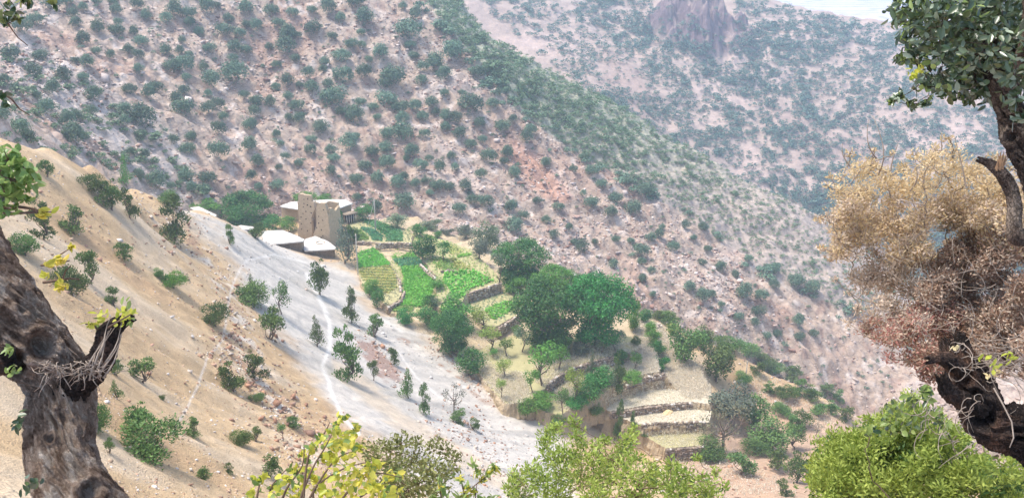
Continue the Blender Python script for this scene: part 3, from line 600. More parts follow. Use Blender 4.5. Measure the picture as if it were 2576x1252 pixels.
stone_wall(A10([(1370, 990), (1500, 978), (1650, 970), (1790, 965), (1905, 968)]), -65.2, 1.55, 'middle of three brown stone walls stepping down the dry terraces, the thickest', seed=9, dark=.72)
stone_wall(A10([(1585, 1205), (1700, 1195), (1830, 1185), (1900, 1180)]), -66.8, 1.6, 'lowest of three brown stone walls stepping down the dry terraces', seed=10, dark=.65)
stone_wall(A10([(1240, 640), (1330, 610), (1400, 590), (1480, 570), (1560, 560)]), -62.0, 1.0, 'crumbling brown stone bank below the pale dry grass strip', seed=11, dark=.8)
stone_wall(A9([(760, 520), (800, 560), (850, 605), (895, 640)]), -57.6, .6, 'low pale stone edging between the bright middle field and the light green rows', seed=12)
stone_wall(A10([(1555, 180), (1610, 260), (1660, 340), (1700, 430), (1760, 520)]), -64.0, .8, 'low earth and stone edge on the right of the long dry grass strip', slope=.10, v0=915, seed=13, dark=.9)
# ------------------------------------------------------------- crops
def cy_off(Q, R): return R % 1.3
def crops(poly, z, mat, label, name='crop_field', row=.42, step=.28, size=.36, direction=None, gap=1.0, seed=0, tall=.3, n3=8, shift=0):
    rng = np.random.default_rng(seed); Q = [Pz(u, v, z) for u, v in poly]; X0 = min(p.x for p in Q); X1 = max(p.x for p in Q); Y0 = min(p.y for p in Q); Y1 = max(p.y for p in Q)
    ang = direction or 0; c, s_ = math.cos(ang), math.sin(ang); R = math.hypot(X1-X0, Y1-Y0)/2; cx, cy = (X0+X1)/2, (Y0+Y1)/2
    a, b2 = np.meshgrid(np.arange(-R, R, step), np.arange(-R, R, row)+shift-cy_off(Q, R)); a = a.ravel()+rng.normal(size=a.size)*step*.3; b2 = b2.ravel()+rng.normal(size=b2.size)*row*.10*gap
    x = cx+a*c-b2*s_; y = cy+a*s_+b2*c; k = inside(x, y, [(p.x, p.y) for p in Q]) & (fbm(x/1.5, y/1.5, 2) > -1.0); x = x[k]; y = y[k]; n = len(x)
    x = np.repeat(x, n3); y = np.repeat(y, n3); m = len(x)
    Cn = np.stack([x+rng.normal(size=m)*size*.35, y+rng.normal(size=m)*size*.35, z+.03+rng.random(m)*tall], -1); Nm = unit(rng.normal(size=(m, 3))*.6+[0, 0, 1])
    V, F, _ = leaf_geo(Cn, Nm, size*(.7+.6*rng.random(m)), size*.6, rng)
    tone = np.clip(.5+.35*np.repeat(fbm(x[::n3]/2.2, y[::n3]/2.2, 3), n3)+.25*rng.normal(size=m), 0, 1)
    o = link(name, np_mesh(name, V, F, LM[mat], tone=np.repeat(tone, 4))); tag(o, label, None, None, 'stuff')
crops(A9([(185, 108), (330, 128), (450, 165), (570, 222), (578, 312), (430, 312), (420, 265), (330, 195), (230, 140)]), -57, 'crop_dark', 'blue green crop in the upper field behind the pole', seed=1)
crops(A9([(165, 188), (230, 183), (320, 212), (385, 262), (378, 312), (300, 302), (255, 245)]), -57, 'crop_dark', 'blue green crop in the strip in front of the pole', seed=2)
crops(A9([(135, 200), (170, 205), (235, 255), (262, 300), (150, 302)]), -57, 'crop_light', 'light green leafy patch beside the round dark tree', seed=3)
crops(A9([(150, 362), (290, 346), (330, 400), (395, 460), (452, 520), (440, 540), (300, 550), (163, 566)]), -57.9, 'crop', 'green crop in the left hand field', seed=4, direction=.2)
crops(A9([(160, 575), (300, 562), (460, 545), (512, 640), (522, 740), (455, 800), (370, 790), (260, 720), (188, 650)]), -57.9, 'crop_yellow', 'yellow striped rows', seed=5, row=1.3, step=.16, size=.34, gap=.5, direction=-.10)
crops(A9([(160, 572), (300, 560), (460, 545), (512, 640), (522, 740), (455, 800), (370, 790), (260, 720), (188, 650)]), -57.85, 'crop_light', 'green lines between yellow rows', seed=15, row=1.3, step=.2, size=.22, gap=.25, direction=-.10, n3=5, shift=.65)
crops(A9([(405, 392), (500, 372), (655, 378), (740, 468), (600, 470), (480, 485), (440, 460)]), -58.5, 'crop', 'leafy green crop below the pale wall', seed=6, size=.36)
crops(A9([(480, 488), (600, 472), (742, 472), (805, 540), (700, 545), (560, 560)]), -58.5, 'crop_dark', 'darker band of crop', seed=7)
crops(A9([(565, 562), (805, 542), (862, 565), (876, 640), (862, 760), (840, 870), (765, 930), (640, 925), (515, 922), (580, 820), (582, 650)]), -58.5, 'crop', 'brilliant green crop filling the long middle field', seed=8, size=.34, row=.4, tall=.4)
crops(A9([(500, 925), (700, 940), (650, 975), (480, 975)]), -58.5, 'crop_light', 'paler strip at the foot of the middle field', seed=9)
crops(A9([(935, 640), (1060, 600), (1220, 580), (1330, 620), (1440, 682), (1300, 740), (1180, 785), (1170, 830), (1060, 862), (980, 720)]), -57.7, 'crop', 'big leafy green plants', seed=10, size=.55, row=.8, step=.6, tall=.45)
crops(A9([(830, 482), (1000, 472), (1030, 520), (1110, 560), (1050, 592), (920, 572)]), -57.7, 'crop_light', 'light green rows', seed=11, row=.8, direction=-.3)
crops(A9([(1010, 475), (1080, 482), (1150, 520), (1235, 572), (1110, 596), (1060, 560)]), -57.7, 'crop_yellow', 'yellow green rows', seed=12, row=.9, direction=-.3)
crops(A9([(930, 310), (1060, 350), (1150, 420), (1040, 440), (985, 380)]), -57.7, 'crop_yellow', 'yellow plot at the far side of the fields', seed=13, n3=3)
crops(A9([(1085, 448), (1200, 428), (1215, 442), (1095, 468)]), -57.7, 'crop', 'narrow green strip', seed=14)
crops(A9([(780, 245), (860, 272), (870, 290), (800, 300)]), -57.7, 'crop_light', 'tiny pale green plot', seed=16)
crops(A9([(1370, 940), (1560, 862), (1650, 875), (1640, 950), (1540, 1000), (1420, 1058), (1350, 960)]), -59.4, 'crop', 'striped green plot beside the walnut trees', seed=17, row=.85, direction=-.45, size=.4)
for k_, (pl_, z_) in enumerate(((A9([(120, 90), (330, 112), (640, 208), (655, 318), (370, 322), (140, 308)]), -57.0), (A9([(665, 250), (860, 288), (960, 300), (1230, 400), (1450, 620), (1470, 695), (1340, 740), (1180, 788), (1130, 870), (1000, 940), (900, 900), (890, 640), (760, 470)]), -57.7), (A9([(110, 340), (330, 340), (455, 520), (560, 680), (540, 850), (430, 910), (360, 850), (195, 685)]), -57.9), (A9([(335, 340), (655, 340), (760, 480), (895, 630), (880, 700), (895, 860), (870, 970), (480, 975), (545, 860), (578, 780)]), -58.5), (A9([(1180, 880), (1460, 745), (1640, 860), (1640, 990), (1440, 1105), (1210, 990)]), -59.4))):
    crops(pl_, z_, 'crop_light' if k_ in (1, 3) else 'pale', 'weeds and grass on the field edges', 'weeds', row=.75, step=.75, size=.30, seed=60+k_, n3=4, gap=3)
# dry grass
def dry_grass(polys, label, n, seed, size=.35, mat='straw', b=None):
    rng = np.random.default_rng(seed); Cs = []
    for poly in polys:
        us = [p[0] for p in poly]; vs = [p[1] for p in poly]; k = 0
        while k < n:
            u = rng.uniform(min(us), max(us)); v = rng.uniform(min(vs), max(vs))
            if not bool(inside(np.array([u]), np.array([v]), poly)[0]): continue
            k += 1; p = hit(u, v)
            if p is not None: Cs.append(tuple(p))
    C0 = np.repeat(np.array(Cs), 5, 0); m = len(C0); al = unit(rng.normal(size=(m, 3))*.5+[0, 0, 1]); Cn = C0+rng.normal(size=(m, 3))*[.25, .25, 0]+al*size*.35
    V, F, _ = leaf_geo(Cn, rnd_dirs(m, rng), size*(.6+.8*rng.random(m)), .09, rng, al)
    o = link('dry_grass', np_mesh('dry_grass', V, F, LM[mat], tone=np.repeat(rng.random(m), 4))); tag(o, label, None, None, 'stuff')
dry_grass([A10([(1262, 50), (1345, 45), (1440, 190), (1480, 300), (1520, 540), (1380, 570), (1240, 540), (1345, 385), (1350, 300)]), A10([(1470, 175), (1555, 175), (1640, 310), (1720, 430), (1850, 480), (1960, 690), (1940, 780), (1760, 780), (1690, 720), (1600, 600), (1500, 300)])], 'pale dry grass on the long strips', 2300, 31)
dry_grass([A10([(0, 420), (150, 560), (400, 560), (420, 800), (230, 830), (30, 620)]), A10([(600, 320), (1100, 320), (1330, 300), (1340, 370), (1100, 415), (760, 515), (560, 680), (420, 620)]), A10([(580, 720), (700, 600), (900, 500), (1300, 420), (1300, 560), (700, 900)])], 'dry grass under the orchard trees', 1100, 32, .45)
dry_grass([A10([(1060, 765), (1560, 705), (1960, 790), (1780, 800), (1400, 838), (1100, 880)]), A10([(1150, 900), (1790, 820), (1950, 830), (1900, 970), (1380, 1000)]), A10([(1400, 1060), (1900, 1050), (1870, 1180), (1590, 1195)])], 'sparse stubble on the dry terraces', 420, 34, .22)
dry_grass([[(1880, 930), (2120, 1020), (2100, 1090), (1990, 1060), (1850, 980)], [(1680, 1150), (1850, 1130), (2000, 1240), (1700, 1250)], [(1470, 960), (1650, 940), (1700, 985), (1480, 1010), (1400, 1010)], [(1000, 800), (1200, 780), (1280, 900), (1260, 960), (1080, 850)]], 'dry grass and weeds on the banks and the ridge', 500, 33, .4)
# ------------------------------------------------------------- rocks
def rocks(name, X, Y, Zf_, size, mat, seed, label, flat=.45, tilt=.3, pal=None, sink=.25):
    rng = np.random.default_rng(seed); n = len(X); Z = Zf_(X, Y); cube = np.array([(x, y, z) for z in (-.5, .5) for x, y in ((-.5, -.5), (.5, -.5), (.5, .5), (-.5, .5))])
    v = cube[None]+rng.normal(size=(n, 8, 3))*.13; s = np.stack([size*(.7+.8*rng.random(n)), size*(.5+.5*rng.random(n)), size*flat*(.5+.9*rng.random(n))], -1)[:, None]; v = v*s
    a = rng.random(n)*6.28; tx = rng.normal(size=n)*tilt; v2 = v.copy(); c, s_ = np.cos(tx)[:, None], np.sin(tx)[:, None]; v2[..., 1] = v[..., 1]*c-v[..., 2]*s_; v2[..., 2] = v[..., 1]*s_+v[..., 2]*c
    c, s_ = np.cos(a)[:, None], np.sin(a)[:, None]; V = np.stack([v2[..., 0]*c-v2[..., 1]*s_+X[:, None], v2[..., 0]*s_+v2[..., 1]*c+Y[:, None], v2[..., 2]+Z[:, None]+(size*flat*sink)[:, None]], -1).reshape(-1, 3)
    q = np.array([(0, 3, 2, 1), (4, 5, 6, 7), (0, 1, 5, 4), (1, 2, 6, 5), (2, 3, 7, 6), (3, 0, 4, 7)]); F = (np.arange(n)[:, None, None]*8+q[None]).reshape(-1, 4)
    pal = np.array(pal); C = pal[rng.integers(0, len(pal), n)]*(.75+.5*rng.random((n, 1)))
    tag(link(name, np_mesh(name, V, F, mat, cols=np.repeat(C, 8, 0))), label, None, None, 'stuff')
rng = np.random.default_rng(3)
n = 60000; d = np.exp(rng.uniform(math.log(18), math.log(170), n)); az = np.radians(rng.uniform(-32, 30, n)); X = d*np.sin(az); Y = d*np.cos(az)
k = fbm(X/7, Y/7, 3, 9.)+rng.normal(size=n)*.35 > .15; X, Y, d = X[k], Y[k], d[k]
U, V = project(np.stack([X, Y, Zn(X, Y)], -1)); k = ~(inside(U, V, A9([(100, 60), (660, 180), (1240, 380), (1600, 800), (1300, 1000), (450, 980), (100, 480)]))) & ~inside(U, V, A10([(0, 120), (600, 240), (1345, 40), (1560, 170), (2000, 780), (1900, 1200), (1585, 1200), (1100, 900), (300, 830)])); X, Y, d = X[k], Y[k], d[k]
U, V = project(np.stack([X, Y, Zn(X, Y)], -1)); gk = inside(U, V, GREY); k2 = gk
rocks('scree_stones', X[k2], Y[k2], Zn, (.02+.0007*d[k2])*np.exp(rng.normal(size=k2.sum())*.5), M['stone'], 14, 'grey stones on the pale scree', .5, .3, [(.46, .43, .39), (.38, .35, .32), (.56, .53, .50), (.42, .34, .28)])
X, Y, d = X[~gk], Y[~gk], d[~gk]
rocks('loose_stones', X, Y, Zn, (.02+.0008*d)*np.exp(rng.normal(size=len(X))*.55), M['stone'], 4, 'loose stones lying on the near slope', .5, .3, [(.40, .27, .18), (.52, .44, .36), (.36, .22, .15), (.60, .55, .50), (.46, .33, .22)])
for pl, wd, num in (([(400, 545), (470, 600), (560, 700), (600, 800), (640, 880)], 34, 600), ([(560, 860), (640, 940), (720, 1040), (790, 1150)], 38, 900), ([(905, 840), (960, 890), (1010, 960)], 16, 300), ([(1060, 860), (1180, 930), (1230, 1010)], 16, 350), ([(1100, 1030), (1300, 1170)], 40, 500), ([(1330, 1020), (1420, 1060)], 12, 250), ([(1750, 1150), (1900, 1250)], 60, 500)):
    t = rng.random(num)*(len(pl)-1); i = t.astype(int); A_ = np.array(pl, float); uv = A_[i]+(A_[np.minimum(i+1, len(pl)-1)]-A_[i])*(t-i)[:, None]+rng.normal(size=(num, 2))*wd
    H = [hit(a, b2, B_near) for a, b2 in uv]; H = np.array([tuple(h) for h in H if h is not None])
    rocks('rock_debris', H[:, 0], H[:, 1], Zn, .12*np.exp(rng.normal(size=len(H))*.55), M['stone'], 5+num, 'brown and pale broken rock debris on the slope', .55, .4, [(.34, .19, .12), (.42, .27, .19), (.56, .48, .40), (.28, .17, .12)])
n = 110000; d = rng.uniform(180, 400, n); az = np.radians(rng.uniform(-33, 33, n)); X = d*np.sin(az); Y = d*np.cos(az)
U, V = project(np.stack([X, Y, Zm(X, Y)], -1)); w = .20+.8*sstep(.05, .5, fbm(X/20, Y/20, 3, 2.))+.6*sstep(200, -100, np.abs(U-1350)+np.abs(V-500)*.8-300); k = (rng.random(n) < w) & ~inside(U, V, BACK); X, Y = X[k], Y[k]
rocks('rubble_slabs', X, Y, Zm, .27*np.exp(rng.normal(size=len(X))*.55), M['stone'], 6, 'broken pinkish slabs covering the mountainside', .38, .45, [(.44, .32, .26), (.52, .42, .36), (.35, .23, .18), (.27, .16, .12), (.56, .47, .42)], .35)
# ------------------------------------------------------------- shrubs on the mountain
def bush_mesh(seed, dens=900, L=.12, Wd=.09):
    rng = np.random.default_rng(seed); cl = [(0, 0, .55, .62)]
    for i in range(9): dd = rnd_dirs(1, rng)[0]; q = .42+.18*rng.random(); cl.append((dd[0]*q, dd[1]*q, .55+abs(dd[2])*.42, .28+.2*rng.random()))
    cl = np.array(cl); Cn, Nm, K = shell_leaves(cl, dens, rng, .35, .55, .7, 1.05); ok = Cn[:, 2] > -.1; Cn, Nm, K = Cn[ok], Nm[ok], K[ok]
    V, F, _ = leaf_geo(Cn, Nm, L*(.6+.8*rng.random(len(Cn))), Wd, rng); kt = rng.random(len(cl))
    return V, F, np.repeat(np.clip(.5*rng.random(len(Cn))+.5*kt[K], 0, 1), 4)
BM = []
for i in range(10):
    V, F, t = bush_mesh(100+i); BM.append(np_mesh('mountain_shrub', V, F, LM['mtn'], tone=t))
L1 = [(365, 75, 25), (420, 45, 20), (380, 120, 30), (345, 15, 30), (490, 15, 22), (565, 15, 22), (590, 55, 30), (690, 35, 30), (495, 150, 30), (595, 115, 25), (590, 165, 28), (675, 165, 25), (725, 135, 20), (690, 115, 15), (735, 90, 25), (425, 210, 30), (485, 260, 28), (560, 280, 30), (655, 260, 28), (715, 215, 35), (700, 285, 25), (765, 240, 20), (540, 200, 15), (445, 320, 38), (385, 305, 25), (700, 355, 23), (750, 350, 18), (835, 260, 35), (880, 65, 35), (835, 105, 28), (950, 80, 30), (950, 120, 28), (1040, 50, 35), (1085, 35, 25), (1155, 100, 25), (1130, 160, 35), (1125, 195, 20), (1200, 175, 30), (1005, 170, 28), (925, 160, 15), (915, 205, 22), (905, 260, 22), (950, 280, 22), (1010, 245, 15), (1060, 245, 35), (1180, 250, 30), (1230, 260, 28), (1175, 295, 22), (1240, 50, 40), (1290, 140, 35), (1240, 130, 22), (860, 335, 50), (930, 345, 40), (940, 395, 24), (1025, 340, 28), (1060, 410, 50), (1050, 475, 25), (1190, 390, 55), (1285, 350, 20), (320, 392, 35), (180, 370, 45), (60, 280, 40), (265, 450, 45), (190, 490, 30), (425, 395, 25), (655, 460, 30), (710, 430, 18), (755, 480, 28), (790, 440, 35), (930, 460, 30), (890, 510, 28), (920, 560, 50), (1050, 555, 30), (1095, 530, 35), (1120, 590, 25), (1230, 480, 28), (1290, 510, 40), (1250, 630, 45), (1105, 660, 38), (955, 690, 32), (950, 750, 45), (875, 700, 28), (720, 610, 55), (625, 560, 35), (625, 610, 35), (705, 685, 25), (770, 700, 22), (735, 780, 25), (700, 725, 18), (655, 760, 28), (520, 730, 18), (470, 560, 30), (470, 480, 40), (345, 610, 35), (390, 595, 25), (100, 650, 60), (240, 560, 35), (1100, 770, 45), (1185, 815, 18), (1260, 730, 45), (1300, 820, 40), (1265, 895, 28), (1300, 940, 25), (950, 890, 40), (1050, 900, 38), (1040, 960, 28), (965, 950, 30), (790, 920, 50), (860, 935, 25), (695, 880, 28), (380, 710, 45), (1210, 570, 15), (1280, 570, 30), (545, 435, 15), (545, 385, 12), (185, 110, 30), (120, 140, 40), (270, 30, 35), (210, 290, 30), (60, 215, 20), (20, 400, 30), (75, 450, 22), (20, 590, 30), (150, 690, 30), (300, 330, 15)]
L2 = [(30, 75, 35), (150, 80, 40), (270, 60, 32), (365, 60, 45), (530, 20, 45), (70, 145, 32), (280, 175, 50), (120, 215, 50), (180, 215, 30), (385, 220, 27), (580, 115, 60), (430, 110, 40), (550, 195, 25), (627, 180, 13), (500, 265, 42), (565, 268, 32), (20, 280, 28), (110, 300, 50), (170, 350, 35), (60, 385, 30), (340, 365, 38), (440, 340, 50), (532, 373, 17), (335, 412, 25), (665, 320, 48), (715, 345, 20), (600, 355, 30), (250, 435, 40), (125, 485, 38), (190, 500, 28), (270, 520, 48), (455, 460, 60), (565, 430, 48), (57, 522, 28), (130, 565, 35), (195, 562, 18), (400, 580, 85), (360, 500, 30), (552, 600, 28), (25, 605, 35), (60, 710, 22), (180, 630, 38), (195, 710, 35), (130, 690, 32), (430, 660, 32), (510, 690, 50), (433, 770, 13), (320, 760, 42), (265, 815, 38), (60, 790, 30), (80, 840, 28), (485, 845, 55), (525, 800, 32), (260, 890, 30), (110, 920, 32), (380, 885, 32), (395, 930, 35), (375, 1005, 42), (460, 985, 22), (190, 960, 32), (175, 1020, 22), (75, 985, 25), (70, 1090, 50), (345, 1080, 20), (575, 980, 38), (525, 1060, 45), (530, 1165, 24), (650, 1058, 36), (640, 1118, 18), (686, 1130, 15), (640, 1220, 45),
 (760, 150, 20), (840, 195, 70), (850, 265, 40), (940, 160, 18), (880, 95, 40), (800, 45, 25), (860, 330, 35), (780, 385, 20), (1100, 330, 55), (990, 380, 50), (1040, 450, 45), (920, 400, 35), (740, 470, 60), (690, 500, 40), (905, 480, 35), (860, 520, 18), (1235, 430, 45), (1050, 550, 35), (1150, 545, 28), (700, 590, 60), (630, 630, 30), (780, 630, 55), (875, 635, 35), (650, 690, 30), (920, 690, 42), (970, 610, 35), (990, 660, 30), (800, 700, 40), (1050, 690, 35), (1200, 625, 65), (1330, 610, 42), (1360, 550, 30), (1050, 750, 35), (1110, 710, 35), (1250, 725, 40), (1215, 750, 20), (1390, 755, 42), (1445, 705, 28), (1490, 760, 18), (710, 790, 55), (810, 800, 60), (930, 790, 32), (1135, 795, 40), (1265, 820, 30), (1200, 850, 32), (850, 890, 50), (820, 930, 25), (700, 880, 38), (620, 900, 35), (705, 965, 45), (955, 930, 28), (900, 975, 35), (1015, 985, 42), (1085, 920, 27), (1105, 990, 25), (1300, 930, 45), (1415, 900, 42), (1395, 950, 25), (1450, 1015, 48), (1255, 1020, 40), (770, 1080, 50), (800, 1050, 35), (870, 1075, 38), (930, 1060, 25), (1000, 1090, 50), (1070, 1100, 40), (1165, 1095, 45), (960, 1130, 28), (1280, 1105, 22), (810, 1190, 75), (1210, 1175, 35), (1285, 1190, 42), (1130, 1230, 35), (1420, 1215, 40), (1010, 1195, 18), (1530, 820, 40), (1550, 770, 35)]
L3 = [(300, 255, 28), (420, 290, 20), (465, 393, 18), (500, 440, 35), (550, 350, 28), (610, 415, 32), (590, 475, 35), (690, 475, 36), (745, 385, 40), (660, 335, 32), (510, 285, 40), (470, 230, 20), (350, 455, 24), (260, 425, 20), (300, 510, 28), (135, 450, 30), (195, 495, 25), (400, 545, 20), (335, 583, 24), (520, 610, 20), (460, 640, 32), (430, 610, 20), (600, 710, 32), (680, 605, 20), (730, 650, 32), (770, 590, 25), (810, 575, 28), (820, 540, 18), (870, 640, 26), (615, 600, 20), (775, 740, 20), (820, 697, 16), (730, 705, 18), (680, 770, 15), (735, 780, 20), (780, 848, 20), (945, 810, 35), (1000, 860, 30), (1000, 700, 22), (930, 540, 22), (1005, 545, 25), (880, 490, 16), (1150, 612, 14), (1030, 640, 20), (1075, 590, 18), (1080, 730, 24), (1055, 765, 12), (1153, 760, 18), (1210, 690, 20), (1195, 845, 36), (1225, 793, 14), (1330, 740, 28), (1328, 805, 26), (1420, 795, 32), (1500, 828, 30), (1270, 855, 28), (1260, 920, 38), (1240, 975, 22), (1165, 950, 25), (1090, 890, 20), (1100, 835, 12), (1395, 937, 15), (1435, 970, 26), (1445, 1035, 28), (1505, 1022, 26), (1345, 1030, 22), (1295, 1035, 22), (1180, 1035, 15), (1050, 850, 20), (150, 545, 45), (1280, 740, 12), (960, 590, 20), (640, 530, 15), (595, 345, 16)]
LB = [(x*.5006, y*.5006, r*.5006) for x, y, r in L1]+[(670.8+x*.4287, y*.4287, r*.4287) for x, y, r in L2]+[(1207.5+x*.5572, 268.3+y*.5572, r*.5572) for x, y, r in L3]
REG = [('the upper left mountainside', lambda u, v: u < 560 and v < 230), ('the mountain foot above the tan slope', lambda u, v: u < 560), ('the mountainside above the village roofs', lambda u, v: u < 950), ('the rocky mountainside above the green fields', lambda u, v: u < 1320), ('the rocky flank right of the fields', lambda u, v: u < 1750), ('the lower right mountainside above the river', lambda u, v: True)]
rng = np.random.default_rng(11); nb = 0
LB.sort(key=lambda b: -b[2])
def where_is(u, v, r):
    size = 'large' if r > 21 else ('medium' if r > 13 else 'small')
    cols_ = [(130, 'by the left edge'), (300, 'above the left slope'), (480, 'above the tan slope'), (640, 'above the walnut tree'), (770, 'left of the ruined tower'), (900, 'above the white roofs'), (1040, 'above the upper fields'), (1180, 'above the lower fields'), (1330, 'above the walnut grove'), (1480, 'right of the walnut grove'), (1640, 'behind the straw strip'), (1800, 'behind the ridge tree'), (1960, 'behind the ridge trees'), (9999, 'toward the river')]
    rows_ = [(70, 'at the top'), (150, 'very high up'), (240, 'high up'), (340, 'halfway up'), (440, 'lower down'), (560, 'near the foot'), (700, 'on the right flank'), (9999, 'at the bottom right')]
    return size, [b_ for a_, b_ in rows_ if v < a_][0], [b_ for a_, b_ in cols_ if u < a_][0]
CELL = {}
for i, (u, v, r) in enumerate(LB[:298]): CELL.setdefault(where_is(u, v, r), []).append((u, i))
ORD = ['', 'first', 'second', 'third', 'fourth', 'fifth', 'sixth', 'seventh', 'eighth', 'ninth']
def shrub_label(i, u, v, r):
    k = where_is(u, v, r); l_ = sorted(CELL[k]); n = [j for _, j in l_].index(i)+1
    if len(l_) == 1: return f'the only {k[0]} round green shrub {k[1]}, {k[2]}'
    if len(l_) == 2: return f'{"left" if n == 1 else "right"} one of two {k[0]} shrubs {k[1]}, {k[2]}'
    return f'{ORD[n]} from left of {len(l_)} {k[0]} shrubs {k[1]}, {k[2]}'
for i, (u, v, r) in enumerate(LB[:298]):
    parts = 1
    p = hit(u, v+r*.62, B_mtn)
    if p is None: continue
    m = mpp(p); o = link('mountain_shrub', BM[i % 10], None, p-Vector((0, 0, .15))); s = r*m*1.22*rng.uniform(.82, 1.2); o.scale = (s*1.02, s*1.02, s*(1.1+.3*rng.random())); o.rotation_euler = (0, 0, rng.random()*6.28)
    where = [a for a, f in REG if f(u, v)][0]; size = 'large' if r > 21 else ('medium sized' if r > 13 else 'small')
    tag(o, shrub_label(i, u, v, r), 'shrub', f'{size} shrubs on {where}')
def scatter_scrub(name, UV, b, size, mat, label, dens, seed, nv=6, squash=.8):
    rng = np.random.default_rng(seed); base = [bush_mesh(seed+i, dens, .30, .22) for i in range(nv)]; Vs, Fs, Ts, o = [], [], [], 0
    for (u, v) in UV:
        p = hit(u, v, b)
        if p is None: continue
        V, F, t = base[rng.integers(nv)]; s = size(u, v)*math.exp(rng.normal()*.32); a = rng.random()*6.28; c, sn = math.cos(a)*s, math.sin(a)*s
        W_ = np.stack([V[:, 0]*c-V[:, 1]*sn, V[:, 0]*sn+V[:, 1]*c, V[:, 2]*s*squash], -1)+np.array(p); Vs.append(W_); Fs.append(F+o); Ts.append(np.clip(t*.6+.4*rng.random(), 0, 1)); o += len(V)
    tag(link(name, np_mesh(name, np.concatenate(Vs), np.concatenate(Fs), LM[mat], tone=np.concatenate(Ts))), label, None, None, 'stuff')
def sample(poly, n, rng, f=None):
    us = [p[0] for p in poly]; vs = [p[1] for p in poly]; u = rng.uniform(min(us), max(us), n*8); v = rng.uniform(min(vs), max(vs), n*8); k = inside(u, v, poly); u, v = u[k], v[k]
    if f is not None: k = rng.random(len(u)) < f(u, v); u, v = u[k], v[k]
    return list(zip(u[:n], v[:n]))
uvs = sample(BACK, 4800, rng, lambda u, v: np.clip(1.15-(v-120)/640, .4, 1))
scatter_scrub('scrub', uvs, B_mtn, lambda u, v: .62+.75*max(0, 1-v/600), 'scrub', 'low green scrub covering the back slope of the mountain', 26, 41)
uvs = [(u+rng.normal()*14, v+rng.normal()*10) for u, v in sample([(1060, -5), (1240, 200), (1400, 350), (1650, 500), (1950, 690), (2150, 800), (2160, 820), (1900, 670), (1640, 515), (1390, 370), (1230, 225), (1050, 10)], 380, rng)]
scatter_scrub('ridge_scrub', uvs, B_mtn, lambda u, v: 1.7, 'mtn', 'darker scrub along the rocky crest of the mountain', 90, 47)
FARP = [(1190, -5), (1330, 120), (1700, 390), (2060, 590), (2200, 700), (2600, 900), (2600, 150), (2250, 72), (2050, 38), (1880, -5)]
def fdens(u, v):
    bare = np.clip(1-.9*np.exp(-((u-1330)**2/170**2+(v-110)**2/90**2))-.75*np.exp(-((u-1560)**2/90**2+(v-190)**2/60**2))-.7*np.exp(-((u-1880)**2/190**2+(v-430)**2/55**2))-.6*np.exp(-((u-2400)**2/150**2+(v-300)**2/110**2)), .08, 1)
    bare = np.where((u > 1640) & (u < 1850) & (v < 100), .16, bare); return bare*np.clip(.55+.6*vnoise(u/42, v/26), .15, 1)
scatter_scrub('distant_shrubs', sample(FARP, 9500, rng, fdens), B_far, lambda u, v: 1.65 if v > 130 else 2.1, 'far', 'blue green shrubs dotted over the far mountain', 40, 53, squash=.85)
uvs = sample([(0, 0), (1050, 0), (1250, 220), (1450, 420), (1700, 560), (2150, 830), (2300, 980), (2150, 1000), (1500, 700), (1100, 590), (850, 500), (300, 460), (0, 340)], 520, rng)
scatter_scrub('small_shrubs', uvs, B_mtn, lambda u, v: .62, 'mtn', 'tiny shrubs between the larger ones on the mountainside', 60, 61)
uvs = sample([(0, 120), (200, 200), (420, 380), (520, 500), (330, 470), (100, 385), (0, 345)], 130, rng)
scatter_scrub('slope_foot_scrub', uvs, B_mtn, lambda u, v: 1.1, 'scrub', 'grey green scrub at the foot of the mountain behind the tan slope', 90, 67)
